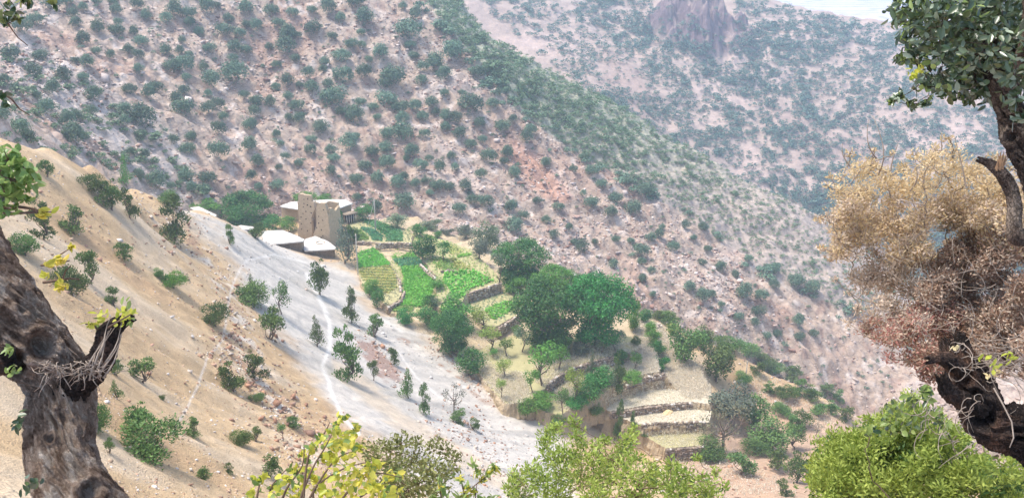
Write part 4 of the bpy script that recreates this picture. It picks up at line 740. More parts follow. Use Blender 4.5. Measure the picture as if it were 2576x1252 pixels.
#TREES
# ------------------------------------------------------------- trees, one by one: kind, foliage, u, v of the foot, width, height in photo pixels, label
J, R_, B, SA, CO, O_, WA = 'juniper', 'roundshrub', 'broad', 'sapling', 'conifer', 'open', 'walnut'
G1, G2, G3, G4, G5 = 'junipers on the tan and grey slope', 'garden trees around the village', 'orchard trees on the dry terraces', 'trees on the right hand ridge', 'shrubs along the long dry grass strip'
T = [
 (J, 'juniper', 118, 445, 36, 50, 'small dark juniper near the skyline at the far left, leaning right', G1),
 (R_, 'juniper', 238, 483, 52, 44, 'wide low juniper just under the skyline, left of a round leaning one', G1),
 (J, 'juniper', 281, 528, 66, 66, 'round juniper with dark bare foot on the upper tan slope', G1),
 (J, 'juniper', 327, 550, 44, 72, 'narrow pointed juniper downslope right of the round leaning one', G1),
 (J, 'juniper', 187, 586, 66, 62, 'spreading juniper alone in the middle of the upper left tan slope', G1),
 (J, 'juniper', 108, 600, 62, 92, 'tall loose juniper just right of the near oak leaves', G1),
 (R_, 'juniper', 62, 640, 54, 50, 'low juniper beside the upper edge of the near trunk', G1),
 (J, 'juniper', 313, 652, 50, 50, 'small bushy juniper on bare tan soil with a streak of shade below', G1),
 (J, 'juniper', 228, 714, 64, 84, 'tiered juniper with a thin leader, up and right of yellow leaves', G1),
 (R_, 'juniper', 182, 742, 62, 74, 'dark dense juniper directly behind the sprig of yellow leaves', G1),
 (J, 'juniper', 440, 603, 80, 104, 'tall ragged juniper at the skyline left of the grey scree', G1),
 (R_, 'juniper', 425, 515, 42, 36, 'round bush peeping over the skyline above the tall ragged juniper', G1),
 (CO, 'bright', 320, 470, 34, 72, 'slim bright green conical tree standing on the skyline', G1),
 (J, 'juniper', 580, 617, 28, 54, 'thin small juniper on the slope left of the white roofs', G1),
 (J, 'juniper', 650, 605, 46, 54, 'small juniper growing in front of the long white roof', G1),
 (R_, 'juniper', 400, 697, 22, 24, 'tiny round shrub up and left of the bright leaning shrub', G1),
 (R_, 'bright', 438, 724, 50, 42, 'bright green shrub leaning right on a bare short stem', G1),
 (J, 'juniper', 288, 770, 46, 50, 'small juniper directly above the broken side branch of the trunk', G1),
 (R_, 'juniper', 543, 820, 54, 62, 'round dense shrub with a bare dead stub to its left', G1),
 (R_, 'juniper', 638, 772, 78, 62, 'wide flat juniper under a thin leader at the scree edge', G1),
 (CO, 'juniper', 633, 722, 20, 34, 'tiny spire shaped tree standing above the wide flat juniper', G1),
 (SA, 'juniper', 709, 790, 44, 80, 'tall thin stemmed tree right of the wide flat juniper', G1),
 (J, 'juniper', 697, 862, 88, 92, 'large dense dark juniper at the bottom edge of the grey scree', G1),
 (J, 'juniper', 805, 742, 62, 84, 'forked juniper with two crowns alone on the grey scree', G1),
 (CO, 'juniper', 797, 870, 44, 78, 'slim upright conical juniper left of the white footpath', G1),
 (J, 'juniper', 885, 812, 44, 90, 'tall twisted juniper with bare trunk right of the white footpath', G1),
 (J, 'juniper', 872, 952, 84, 130, 'biggest juniper on the scree, leaning over the white footpath', G1),
 (J, 'juniper', 945, 847, 56, 60, 'dark spreading juniper just above the red rock patch', G1),
 (J, 'juniper', 990, 917, 34, 58, 'small upright juniper right of the red rock patch', G1),
 (J, 'juniper', 940, 957, 36, 58, 'small ragged juniper directly below the red rock patch', G1),
 (CO, 'juniper', 1028, 1002, 46, 78, 'pointed conical juniper at the lower end of the red rocks', G1),
 (J, 'juniper', 1066, 1037, 36, 78, 'narrow juniper with two tiers next to the pointed conical one', G1),
 (O_, 'grey', 1142, 1040, 52, 84, 'thin grey green tree with open round crown on the lower scree', G1),
 (J, 'juniper', 1158, 1064, 52, 38, 'low dark sprawling juniper at the foot of the grey green tree', G1),
 (J, 'juniper', 1194, 1082, 36, 34, 'tiny juniper lowest on the lower scree', G1),
 (J, 'juniper', 295, 946, 40, 50, 'small juniper touching the right edge of the near trunk fork', G1),
 (J, 'juniper', 358, 960, 76, 62, 'spreading many armed juniper right of the trunk fork', G1),
 (CO, 'juniper', 294, 1002, 30, 46, 'small dark egg shaped juniper next to the near trunk', G1),
 (R_, 'juniper', 408, 1004, 16, 13, 'tiny tuft of a shrub alone on tan soil', G1),
 (J, 'juniper', 585, 982, 72, 72, 'dark branching juniper with a long dead stub pointing left', G1),
 (J, 'juniper', 641, 954, 64, 72, 'green juniper touching the dark branching one on its right', G1),
 (R_, 'juniper', 646, 1010, 34, 24, 'little low bush below the pair of joined junipers', G1),
 (R_, 'juniper', 250, 1082, 52, 62, 'dark bush half hidden behind the lower near trunk', G1),
 (J, 'juniper', 282, 1142, 32, 44, 'thin little juniper just right of the lower near trunk', G1),
 (J, 'juniper', 350, 1086, 84, 66, 'loose pale juniper above the broad dense one', G1),
 (R_, 'juniper', 388, 1155, 122, 96, 'broadest dense green juniper at the lower left', G1),
 (J, 'juniper', 488, 1098, 42, 50, 'small juniper leaning right, at the lower end of the thin footpath', G1),
 (R_, 'juniper', 603, 1118, 44, 42, 'rounded shrub, left one of a pair on the lower tan slope', G1),
 (J, 'juniper', 646, 1108, 34, 38, 'upright shrub, right one of a pair on the lower tan slope', G1),
 (J, 'juniper', 737, 1072, 42, 32, 'small forked juniper on a thin stem at the rock debris', G1),
 (SA, 'juniper', 712, 1108, 24, 42, 'spindly stem with a small tuft below the forked juniper', G1),
 (J, 'juniper', 516, 1206, 40, 34, 'small wispy juniper near the bottom edge on tan soil', G1),
 (J, 'juniper', 574, 1186, 28, 24, 'very small juniper between the pair and the bottom edge', G1),
 (J, 'juniper', 682, 1200, 62, 62, 'ragged juniper left of the yellow leafy branches', G1),
 # village
 (WA, 'walnut', 622, 582, 136, 104, 'big deep green walnut tree left of the ruined tower', G2),
 (B, 'bright', 517, 532, 86, 32, 'long light green bushes along the skyline left of the walnut tree', G2),
 (B, 'walnut', 690, 584, 52, 46, 'lower green tree between the walnut tree and the ruined tower', G2),
 (B, 'bright', 728, 584, 46, 44, 'lighter leafy tree touching the left side of the ruined tower', G2),
 (B, 'bright', 770, 512, 62, 32, 'bright green treetop showing behind the top of the ruined tower', G2),
 (B, 'bright', 818, 512, 52, 26, 'bright green treetop behind the flat roof of the large house', G2),
 (B, 'walnut', 851, 570, 34, 48, 'dark green bush against the right wall of the large house', G2),
 (B, 'walnut', 916, 554, 54, 42, 'rounded dark green tree right of the porch', G2),
 (B, 'walnut', 882, 612, 42, 50, 'round dark green tree at the corner of the upper fields', G2),
 (CO, 'grey', 867, 662, 66, 112, 'tall grey green conifer beside the house corner and the fields', G2),
 (B, 'bright', 893, 598, 36, 24, 'light green bush left of the pole with the stay', G2),
 (B, 'bright', 930, 742, 52, 46, 'bright green bush in front of the yellow striped plot', G2),
 (B, 'walnut', 950, 776, 40, 56, 'dark bush at the scree edge below the yellow striped plot', G2),
 (B, 'pale', 1000, 572, 58, 38, 'pale green shrub at the far edge of the fields', G2),
 (B, 'walnut', 1052, 594, 46, 36, 'dark bush behind the spreading fig shaped tree', G2),
 (B, 'pale', 1086, 578, 50, 34, 'pale green bush farthest behind the fields', G2),
 (B, 'walnut', 1064, 650, 72, 72, 'leafy spreading tree on the right edge of the middle field', G2),
 (B, 'walnut', 1100, 600, 28, 22, 'small dark bush at the top of the fields near pale bushes', G2),
 (SA, 'walnut', 1117, 656, 42, 52, 'small drooping palm like tree standing among light green rows', G2),
 (B, 'grey', 1168, 600, 50, 40, 'greyish bush below the rocks at the field edge', G2),
 (B, 'grey', 1125, 592, 34, 24, 'small grey bush left of the larger greyish bush', G2),
 (B, 'pale', 1222, 628, 72, 84, 'large pale grey green tree behind the first walnut', G2),
 (B, 'grey', 1205, 650, 56, 58, 'darker grey green tree in front of the large pale one', G2),
 (WA, 'walnut', 1305, 702, 146, 106, 'walnut tree at the upper end of the walnut grove', G2),
 (SA, 'pale', 1256, 708, 38, 66, 'slender pale tree in front of the upper walnut', G2),
 (B, 'bright', 1290, 736, 70, 60, 'bright green bush between leafy field and walnut grove', G2),
 (WA, 'bright', 1395, 752, 110, 90, 'lighter green walnut in the middle of the grove', G2),
 (WA, 'walnut', 1378, 872, 190, 190, 'largest walnut tree, very dark and wide, at the front left of the grove', G2),
 (WA, 'walnut', 1500, 868, 175, 190, 'large walnut tree at the front right of the grove', G2),
 (WA, 'walnut', 1480, 770, 120, 84, 'walnut treetop behind the front right walnut', G2),
 (B, 'walnut', 1352, 872, 70, 60, 'low dark bush at the foot of the largest walnut', G2),
 (B, 'walnut', 1022, 812, 56, 44, 'dark bush, left of two at the foot of the middle field', G2),
 (B, 'walnut', 1076, 816, 62, 52, 'dark bush, right of two at the foot of the middle field', G2),
 (B, 'walnut', 1083, 776, 46, 40, 'dark bush behind the pair at the foot of the field', G2),
 (O_, 'grey', 1112, 792, 50, 76, 'thin grey leafless looking tree at the foot of the field', G2),
 (B, 'bright', 1099, 726, 44, 34, 'bright bush at the left tip of the leafy field', G2),
 (B, 'bright', 1150, 820, 100, 96, 'leafy light green tree, upper one of two joined below the fields', G2),
 (WA, 'walnut', 1138, 888, 108, 116, 'large dark green tree standing at the scree edge below the fields', G2),
 (B, 'walnut', 1183, 944, 78, 78, 'round bright edged tree right below the large dark green tree', G2),
 (SA, 'yellow', 1212, 838, 56, 66, 'yellow green little tree beside the small striped plot', G2),
 (SA, 'yellow', 1234, 884, 62, 56, 'yellow green spreading tree below the other yellow green one', G2),
 (SA, 'bright', 1275, 894, 38, 50, 'slim young tree left of the low pale terrace', G3),
 (SA, 'pale', 1313, 884, 44, 66, 'thin grey green tree in front of the largest walnut', G3),
 (B, 'bright', 1300, 840, 30, 26, 'tiny bush on the pale striped plot', G3),
 (SA, 'bright', 1364, 968, 84, 98, 'leafy orchard tree with bare trunk inside the curved stone wall', G3),
 (SA, 'bright', 1405, 930, 56, 58, 'orchard tree touching the leafy one above the curved wall', G3),
 (SA, 'bright', 1340, 986, 40, 66, 'small orchard tree with leaning bare trunk left of the curved wall', G3),
 (B, 'bright', 1370, 1026, 68, 46, 'bright green bush below the curved wall, right of a pair', G3),
 (B, 'bright', 1328, 1044, 56, 50, 'bright green bush below the curved wall, left of a pair', G3),
 (SA, 'juniper', 1416, 1040, 38, 74, 'dark crowned small tree with two thin trunks', G3),
 (SA, 'yellow', 1442, 1014, 44, 98, 'tall wispy yellow green tree beside the dark crowned one', G3),
 (B, 'juniper', 1405, 1072, 42, 36, 'dark low bush under the dark crowned small tree', G3),
 (CO, 'pale', 1487, 966, 34, 92, 'pale silvery poplar standing in the terrace thicket', G3),
 (B, 'walnut', 1478, 1012, 72, 66, 'dark bushy tree, left one in the terrace thicket', G3),
 (B, 'walnut', 1506, 985, 70, 70, 'dense green tree in the centre of the terrace thicket', G3),
 (B, 'pale', 1533, 962, 62, 52, 'pale green tree behind the terrace thicket', G3),
 (J, 'juniper', 1552, 986, 40, 96, 'dark upright conifer at the right of the terrace thicket', G3),
 (B, 'walnut', 1562, 916, 38, 40, 'round green bush above the terrace thicket', G3),
 (B, 'bright', 1592, 962, 62, 32, 'low green bush right of the dark upright conifer', G3),
 (SA, 'bright', 1596, 928, 32, 42, 'single small tree on pale straw right of the thicket', G3),
 (B, 'grey', 1461, 890, 50, 44, 'low grey green bush under the front walnuts, on the left', G3),
 (SA, 'pale', 1514, 890, 40, 46, 'small pale tree under the front right walnut', G3),
 (SA, 'pale', 1550, 884, 46, 60, 'slim pale tree at the right foot of the walnut grove', G3),
 (SA, 'yellow', 1271, 946, 42, 48, 'small yellow green tree on dry ground above the scree', G3),
 (SA, 'yellow', 1262, 1002, 30, 48, 'thin yellow sapling at the scree edge', G3),
 (SA, 'bright', 1240, 898, 30, 26, 'tiny tree by the stone steps above the scree', G3),
 (B, 'bright', 1590, 832, 42, 66, 'light green tree at the right side of the walnut grove', G3),
 (B, 'bright', 1598, 792, 28, 40, 'small light tree at the head of the grass strip', G3),
 (J, 'juniper', 1556, 1104, 28, 108, 'tall dark spiky juniper in front of the lower terraces', G3),
 (J, 'juniper', 1592, 1090, 22, 60, 'small dark spiky juniper right of the tall one', G3),
 (R_, 'juniper', 1620, 1096, 16, 12, 'tiny shrub on the lowest terrace step', G3),
 # along the strip
 (B, 'walnut', 1620, 808, 40, 38, 'green bush at the head of the grass strip', G5),
 (B, 'bright', 1634, 838, 36, 34, 'uppermost light green bush in the row between the straw strips', G5),
 (B, 'bright', 1644, 862, 42, 38, 'second light green bush in the row between the straw strips', G5),
 (B, 'walnut', 1652, 892, 44, 42, 'third bush, dark, in the row between the straw strips', G5),
 (B, 'walnut', 1661, 930, 42, 46, 'lowest dark bush in the row between the straw strips', G5),
 (R_, 'juniper', 1599, 868, 22, 26, 'little bush on the left straw strip', G5),
 # ridge
 (R_, 'juniper', 1655, 806, 44, 32, 'dark bush at the start of the right hand ridge', G4),
 (R_, 'juniper', 1682, 816, 50, 40, 'dark bush on the ridge, left of the large dark tree', G4),
 (B, 'yellow', 1693, 838, 44, 34, 'yellow green bush right of the straw strip', G4),
 (B, 'juniper', 1724, 908, 112, 140, 'large dark tree with several trunks on the ridge', G4),
 (B, 'juniper', 1768, 878, 62, 84, 'dark tree behind the large one with several trunks', G4),
 (B, 'juniper', 1800, 958, 106, 122, 'broad dark tree on the ridge, next below the many trunked tree', G4),
 (R_, 'juniper', 1812, 880, 56, 40, 'bush behind the broad dark tree on the ridge line', G4),
 (R_, 'juniper', 1841, 882, 60, 42, 'low bush on the ridge line right of the broad tree', G4),
 (R_, 'juniper', 1882, 896, 60, 38, 'flat bush on the ridge line above the thin dark pole', G4),
 (R_, 'juniper', 1922, 922, 52, 38, 'round bush on the ridge line right of the dark pole', G4),
 (R_, 'juniper', 1948, 944, 46, 38, 'bush on the ridge line, third right of the dark pole', G4),
 (J, 'juniper', 1994, 962, 64, 50, 'ragged wide shrub on the ridge line, centre right', G4),
 (J, 'juniper', 2010, 990, 54, 46, 'ragged shrub just below the ridge line, centre right', G4),
 (J, 'juniper', 2040, 1006, 60, 46, 'ragged shrub near the lower end of the ridge', G4),
 (J, 'juniper', 2078, 1000, 56, 44, 'shrub on the lower ridge line above the river', G4),
 (J, 'juniper', 2108, 1012, 44, 38, 'last shrub of the ridge line beside the river', G4),
 (J, 'juniper', 2060, 1046, 54, 46, 'shrub on the bare ground below the ridge end', G4),
 (R_, 'juniper', 1965, 1040, 42, 34, 'round shrub on the pale bare ground below the ridge', G4),
 (B, 'grey', 1832, 1046, 140, 112, 'large grey green tree with hazy crown below the straw strip', G4),
 (O_, 'brown', 1818, 1136, 146, 154, 'large olive brown tree with thin open crown beside the lowest terrace', G4),
 (R_, 'juniper', 1786, 1150, 78, 64, 'dark bush at the foot of the olive brown tree', G4),
 (B, 'juniper', 1892, 1072, 92, 104, 'dark tree to the right of the hazy grey green one', G4),
 (B, 'juniper', 1938, 1130, 126, 98, 'wide spreading dark tree on brown ground at the lower right', G4),
 (J, 'juniper', 1862, 1192, 86, 84, 'dark juniper on brown ground near the bottom', G4),
 (J, 'juniper', 2000, 1130, 68, 78, 'dark tree between the wide one and the near green shrub', G4),
 (J, 'juniper', 2004, 1212, 76, 88, 'dark juniper at the left edge of the near bright shrub', G4),
 (J, 'juniper', 1966, 1244, 52, 46, 'low dark juniper at the bottom edge, lower right', G4),
 (J, 'juniper', 1905, 940, 50, 34, 'low shrub just under the ridge line near the dark pole', G4),
 (J, 'juniper', 1935, 985, 40, 30, 'small shrub on pale ground under the ridge, right of the dark pole', G4),
 (R_, 'juniper', 1975, 1000, 46, 40, 'shrub in the middle of the pale ground below the ridge', G4),
 (J, 'juniper', 2015, 1075, 66, 60, 'thick shrub above the reddish ground at lower right', G4),
 (J, 'juniper', 1985, 1085, 60, 56, 'bushy shrub left of the reddish ground at lower right', G4),
 (J, 'juniper', 1955, 1180, 70, 60, 'dark bush on the brown ground left of the near bright shrub', G4),
 (R_, 'juniper', 1900, 1140, 60, 46, 'low dark bush under the wide spreading dark tree', G4),
 (J, 'juniper', 2090, 1040, 50, 40, 'shrub next to the river end of the ridge, lower one', G4),
 (J, 'juniper', 2130, 1060, 50, 46, 'dark shrub directly above the near bright shrub, by the river', G4),
 (R_, 'juniper', 1865, 960, 44, 34, 'dark bush right of the broad dark ridge tree', G4),
 (B, 'walnut', 1450, 1030, 60, 40, 'low green bush in front of the terrace thicket', G3),
 (B, 'bright', 1500, 1040, 46, 34, 'bright low bush on the bank below the terrace thicket', G3),
 (O_, 'grey', 2052, 1096, 36, 44, 'small grey shrub on reddish ground left of the bright shrub', G4)]
NM = {J: ('juniper_tree', 'juniper'), R_: ('round_shrub', 'shrub'), B: ('leafy_bush', 'bush'), SA: ('small_tree', 'tree'), CO: ('conifer', 'conifer'), O_: ('open_tree', 'tree'), WA: ('walnut_tree', 'tree')}
for kind, mat, u, vb, w, h, lab, grp in T:
    nm, ct = NM[kind]; bb = B_near; q_ = .86 if grp == G4 else 1; w *= q_; h *= q_
    if hit(u, vb, bb) is None: bb = B_all
    plant_tree(kind, mat, u, vb, w, h, lab, nm, ct, grp, bb)
# fallen straw heap, boulders
def boulder(u, v, rpx, label, pal=(.62, .56, .5), seed=1, flat=.5, name='boulder', cat='rock'):
    p = hit(u, v); r = rpx*mpp(p); rng = np.random.default_rng(seed); bpy_me = bpy.data.meshes.new(name)
    import bmesh
    bm = bmesh.new(); bmesh.ops.create_icosphere(bm, subdivisions=3, radius=1)
    A = np.array([v_.co for v_ in bm.verts]); k = 1+.35*fbm(A[:, 0]*1.3+seed, A[:, 1]*1.3, 3, A[:, 2]*1.3)
    for v_, kk in zip(bm.verts, k): v_.co = Vector((v_.co.x*1.2, v_.co.y*.8, v_.co.z*flat))*kk*r
    bm.to_mesh(bpy_me); bm.free(); bpy_me.materials.append(ground_mat(name+'_mat', pal, scale=2, bump=.6, var=.25)); o = link(name, bpy_me, None, p); o.rotation_euler.z = seed; tag(o, label, cat)
boulder(1441, 693, 13, 'pale smooth boulder at the edge of the walnut grove below the rocks', seed=2)
boulder(1643, 817, 17, 'flat brownish boulder at the head of the right straw strip', (.45, .36, .28), 3, .35)
boulder(1680, 1036, 11, 'small heap of yellow straw on the middle dry terrace', (.62, .47, .25), 4, .55, 'straw_heap', 'straw')
# ------------------------------------------------------------- near trees and shrubs framing the view
def bark_mat(name, c1, c2, c3, bump=.9, scale=9):
    m, t, b = new_mat(name); N = t.nodes.new; L = t.links.new; tc = N('ShaderNodeTexCoord')
    n1 = N('ShaderNodeTexNoise'); n1.inputs['Scale'].default_value = scale; n1.inputs['Detail'].default_value = 9; n1.inputs['Roughness'].default_value = .7; L(tc.outputs['Object'], n1.inputs['Vector'])
    mp = N('ShaderNodeMapping'); mp.inputs['Scale'].default_value = (1, 1, .28); mp.inputs['Rotation'].default_value = (0, .45, 0); L(tc.outputs['Object'], mp.inputs[0])
    ds = N('ShaderNodeVectorMath'); ds.operation = 'MULTIPLY_ADD'; ds.inputs[1].default_value = (.12,)*3; L(n1.outputs['Color'], ds.inputs[0]); L(mp.outputs[0], ds.inputs[2])
    vo = N('ShaderNodeTexVoronoi'); vo.inputs['Scale'].default_value = scale*9; vo.feature = 'DISTANCE_TO_EDGE'; L(ds.outputs[0], vo.inputs['Vector'])
    n2 = N('ShaderNodeTexNoise'); n2.inputs['Scale'].default_value = scale*1.3; n2.inputs['Detail'].default_value = 5; L(ds.outputs[0], n2.inputs['Vector'])
    r = N('ShaderNodeValToRGB'); e = r.color_ramp.elements; e[0].position = .34; e[0].color = (*c1, 1); e[1].position = .68; e[1].color = (*c3, 1); x = e.new(.5); x.color = (*c2, 1); L(n2.outputs[0], r.inputs[0])
    mr = N('ShaderNodeMapRange'); mr.inputs[1].default_value = 0; mr.inputs[2].default_value = .10; mr.inputs[3].default_value = .6; mr.inputs[4].default_value = 1.05; L(vo.outputs['Distance'], mr.inputs[0])
    sc = N('ShaderNodeVectorMath'); sc.operation = 'SCALE'; L(r.outputs[0], sc.inputs[0]); L(mr.outputs[0], sc.inputs['Scale']); L(sc.outputs[0], b.inputs['Base Color']); b.inputs['Roughness'].default_value = .92; b.inputs['Specular IOR Level'].default_value = .15
    h = N('ShaderNodeMath'); h.operation = 'MULTIPLY_ADD'; h.inputs[1].default_value = .5; L(mr.outputs[0], h.inputs[0]); L(n1.outputs[0], h.inputs[2])
    bp = N('ShaderNodeBump'); bp.inputs['Strength'].default_value = bump; bp.inputs['Distance'].default_value = .02; L(h.outputs[0], bp.inputs['Height']); L(bp.outputs[0], b.inputs['Normal']); return m
M['bark'] = bark_mat('grey_brown_bark', (.13, .082, .055), (.34, .245, .18), (.60, .51, .42), 1, 15)
M['char'] = bark_mat('charred_bark', (.018, .014, .012), (.05, .036, .030), (.16, .09, .06), 1)
M['oakbark'] = bark_mat('dark_oak_bark', (.05, .035, .028), (.12, .085, .065), (.26, .20, .15), 1)
M['twig'] = ground_mat('grey_twig', (.30, .24, .19), scale=20, bump=.2, var=.3)
M['redtwig'] = ground_mat('brown_twig', (.15, .10, .07), scale=20, bump=.2, var=.3)
M['rawwood'] = ground_mat('broken_wood', (.30, .18, .10), scale=25, bump=.6, dist=.01, var=.35)
LM['oak'] = leaf_mat('oak_leaf', (.022, .055, .022), (.10, .145, .055), .18, .30, 0, .8)
LM['oakback'] = leaf_mat('oak_leaf_underside', (.22, .27, .19), (.34, .38, .26), .2, .5, 0)
LM['oakbright'] = leaf_mat('young_oak_leaf', (.13, .22, .05), (.34, .42, .13), .4, .35, 0, .5)
LM['lemon'] = leaf_mat('yellow_leaf', (.42, .48, .05), (.78, .68, .14), .5, .4, 0, .4)
LM['olive'] = leaf_mat('olive_leaf', (.11, .13, .035), (.32, .33, .12), .3, .5, 0)
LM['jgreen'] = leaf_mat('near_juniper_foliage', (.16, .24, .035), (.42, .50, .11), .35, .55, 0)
LM['jshade'] = leaf_mat('shaded_inner_foliage', (.05, .10, .025), (.16, .24, .06), .25, .6, 0)  # darker copy of the near foliage, inner shade put into its colour
LM['gold'] = leaf_mat('dead_gold_foliage', (.50, .39, .18), (.84, .71, .42), .4, .7, 0)
LM['tan'] = leaf_mat('dead_tan_foliage', (.40, .30, .21), (.74, .60, .45), .25, .7, 0)
LM['rust'] = leaf_mat('dead_rust_foliage', (.32, .13, .10), (.58, .30, .23), .25, .7, 0)
LM['umber'] = leaf_mat('dead_umber_foliage', (.18, .115, .07), (.45, .33, .21), .2, .7, 0)
def smooth_path(pts, k=14):
    P = np.array(pts, float); n = len(P); t = np.linspace(0, n-1, (n-1)*k+1); out = []
    for x in t:
        i = min(int(x), n-2); f = x-i; p0, p1, p2, p3 = P[max(i-1, 0)], P[i], P[i+1], P[min(i+2, n-1)]
        out.append(.5*((2*p1)+(-p0+p2)*f+(2*p0-5*p1+4*p2-p3)*f*f+(-p0+3*p1-3*p2+p3)*f**3))
    return np.array(out)
def limb(line, ns=110, k=40, rough=.06, seed=0, knots=(), ragged=0, flute=.12):
    """thick bark limb; line rows u v slant radius_px"""
    ctl = [(*PD(u, v, s), r*s/HF) for u, v, s, r in line]; C = smooth_path(ctl, k); n = len(C); P = C[:, :3]; R = C[:, 3]
    T_ = unit(np.gradient(P, axis=0)); x = np.array([1., 0, 0]); V = np.zeros((n, ns, 3)); A = np.linspace(0, 2*math.pi, ns, endpoint=False); s = np.concatenate([[0], np.cumsum(np.linalg.norm(np.diff(P, axis=0), axis=1))])
    for i in range(n):
        x = x-T_[i]*np.dot(x, T_[i]); x /= np.linalg.norm(x); y = np.cross(T_[i], x); V[i] = x[None]*np.cos(A)[:, None]+y[None]*np.sin(A)[:, None]
    Ra = R.mean(); ca, sa = np.cos(A)[None], np.sin(A)[None]; sn = (s/Ra)[:, None]
    tw = sn*.35; c2 = np.cos(A[None]+tw); s2 = np.sin(A[None]+tw)
    d = flute*fbm(c2*1.4+seed, s2*1.4, 3, sn*.35+0*c2)+rough*np.abs(fbm(c2*5+seed, s2*5, 3, sn*1.3+0*c2))*-1.3+.35*rough*fbm(c2*16, s2*16, 2, sn*5+seed+0*c2)
    Q = P[:, None]+V*(R[:, None]*(1+d))[..., None]
    for (u, v, sl_, rp) in knots:      # a hollow with a thick healed rim
        kc = np.array(PD(u, v, sl_)); kr = rp*sl_/HF; dd = np.linalg.norm(Q-kc, axis=2)/kr
        amt = .38*np.exp(-((dd-1.15)/.32)**2)-1.0*(1-sstep(.55, .95, dd)); Q = Q+V*(amt*kr)[..., None]
    if ragged:
        rg = np.random.default_rng(seed); e = rg.random(ns)*ragged; f = sstep(.9, 1, np.linspace(0, 1, n)); Q = Q+T_[:, None]*(f[:, None]*e[None]*R[:, None])[..., None]
    i = np.arange(n*ns).reshape(n, ns); j = np.roll(i, -1, 1); F = np.stack([i[:-1], j[:-1], j[1:], i[1:]], -1).reshape(-1, 4)
    V2 = np.concatenate([Q.reshape(-1, 3), P[:1], P[-1:]+T_[-1:]*0]); m = n*ns
    Tr = np.concatenate([np.stack([i[0], np.full(ns, m), j[0]], -1), np.stack([i[-1], j[-1], np.full(ns, m+1)], -1)])
    return V2, [F, Tr], P
def limb_obj(name, parent, mat, *a, **k):
    V, F, P = limb(*a, **k); org = Vector(parent.location); return link(name, np_mesh(name, V-np.array(org), F, M[mat], smooth=True), parent), P
def twigs(name, parent, mat, paths, smooth=True):
    g = Geo(); org = Vector(parent.location)
    for pts, r0, r1 in paths:
        k = len(pts); g.add(*tube([Vector(p)-org for p in pts], [r0+(r1-r0)*i/(k-1) for i in range(k)], 5))
    return link(name, g.mesh(name, M[mat]), parent)
def foliage(name, parent, groups, rng, split=None):
    """groups rows: (clumps, material, leaf length m, width m, cover, shape, jitter, upward)"""
    org = np.array(parent.location)
    for (clumps, mat, L, Wd, cov, shape, jit, up_) in groups:
        cl = np.array([(*PD(u, v, s), r*s/HF) for u, v, r, s in clumps]); dens = cov*math.pi/(L*Wd*.55)
        Cn, Nm, K = shell_leaves(cl, dens, rng, up_, jit, .25, 1.12, .8)
        out = unit(Cn-cl[K, :3]); al = unit(out+np.array([0, 0, up_])+rng.normal(size=Cn.shape)*.5)
        if shape == 'needle': Nm = rnd_dirs(len(Cn), rng)
        V, F, q = leaf_geo(Cn, Nm, L*(.6+.7*rng.random(len(Cn))), Wd*(.7+.5*rng.random(len(Cn))), rng, al, 'rhomb' if shape == 'needle' else 'fold')
        kt = rng.random(len(cl)); tone = np.clip(.6*rng.random(len(Cn))+.4*kt[K], 0, 1); link(name, np_mesh(name, V-org, F, LM[mat], tone=np.repeat(tone, q)), parent)
def limbs_to(base, clumps, rng, r0=.02, per=5, amp=.15):
    out = []
    for u, v, r, s in clumps:
        c = PD(u, v, s); R = r*s/HF; out.append((bend(base, c, 7, rng, amp), r0, r0*.3))
        for k in range(per):
            d = Vector(rnd_dirs(1, rng)[0]); d.z = abs(d.z)*.8+.1; out.append((bend(c-d*R*.3, c+d*R*1.05, 4, rng, .1), r0*.28, r0*.08))
    return out
def grow(base, clumps, rng, r0=.01, per=4, wob=.16, stems=1):
    nodes = [(Vector(base), r0, None)]; out = []
    cs = sorted([(PD(u, v, s), r*s/HF) for u, v, r, s in clumps], key=lambda c: (c[0]-Vector(base)).length)
    for c, R in cs:
        def cost(n_): d = c-n_[0]; return d.length+(.6*max(0, -d.z))+.12*(c-Vector(base)).length*(n_[1] < r0*.25)
        k = min(range(len(nodes)), key=lambda i: cost(nodes[i])); p, r, _ = nodes[k]; L_ = (c-p).length; n = max(3, min(9, int(L_/(.5*R+1e-4)))); pts = bend(p, c, n, rng, wob*.6)
        for j in range(1, n): pts[j] = pts[j]+Vector(rng.normal(size=3))*L_*.03
        r1 = max(r*.42, r0*.10); rs = min(r, r0)*.92; out.append((pts, rs, r1))
        for j in range(1, n+1): nodes.append((pts[j], rs+(r1-rs)*j/n, None))
        dr = (pts[-1]-pts[-2]).normalized()
        for q in range(per):
            d = (Vector(rnd_dirs(1, rng)[0])+dr*.8).normalized(); st = pts[-1-int(rng.integers(0, min(2, n)))]; out.append((bend(st, st+d*R*(.7+.5*rng.random()), 4, rng, .2), r1*.5, r1*.15))
    return out
rng = np.random.default_rng(77)
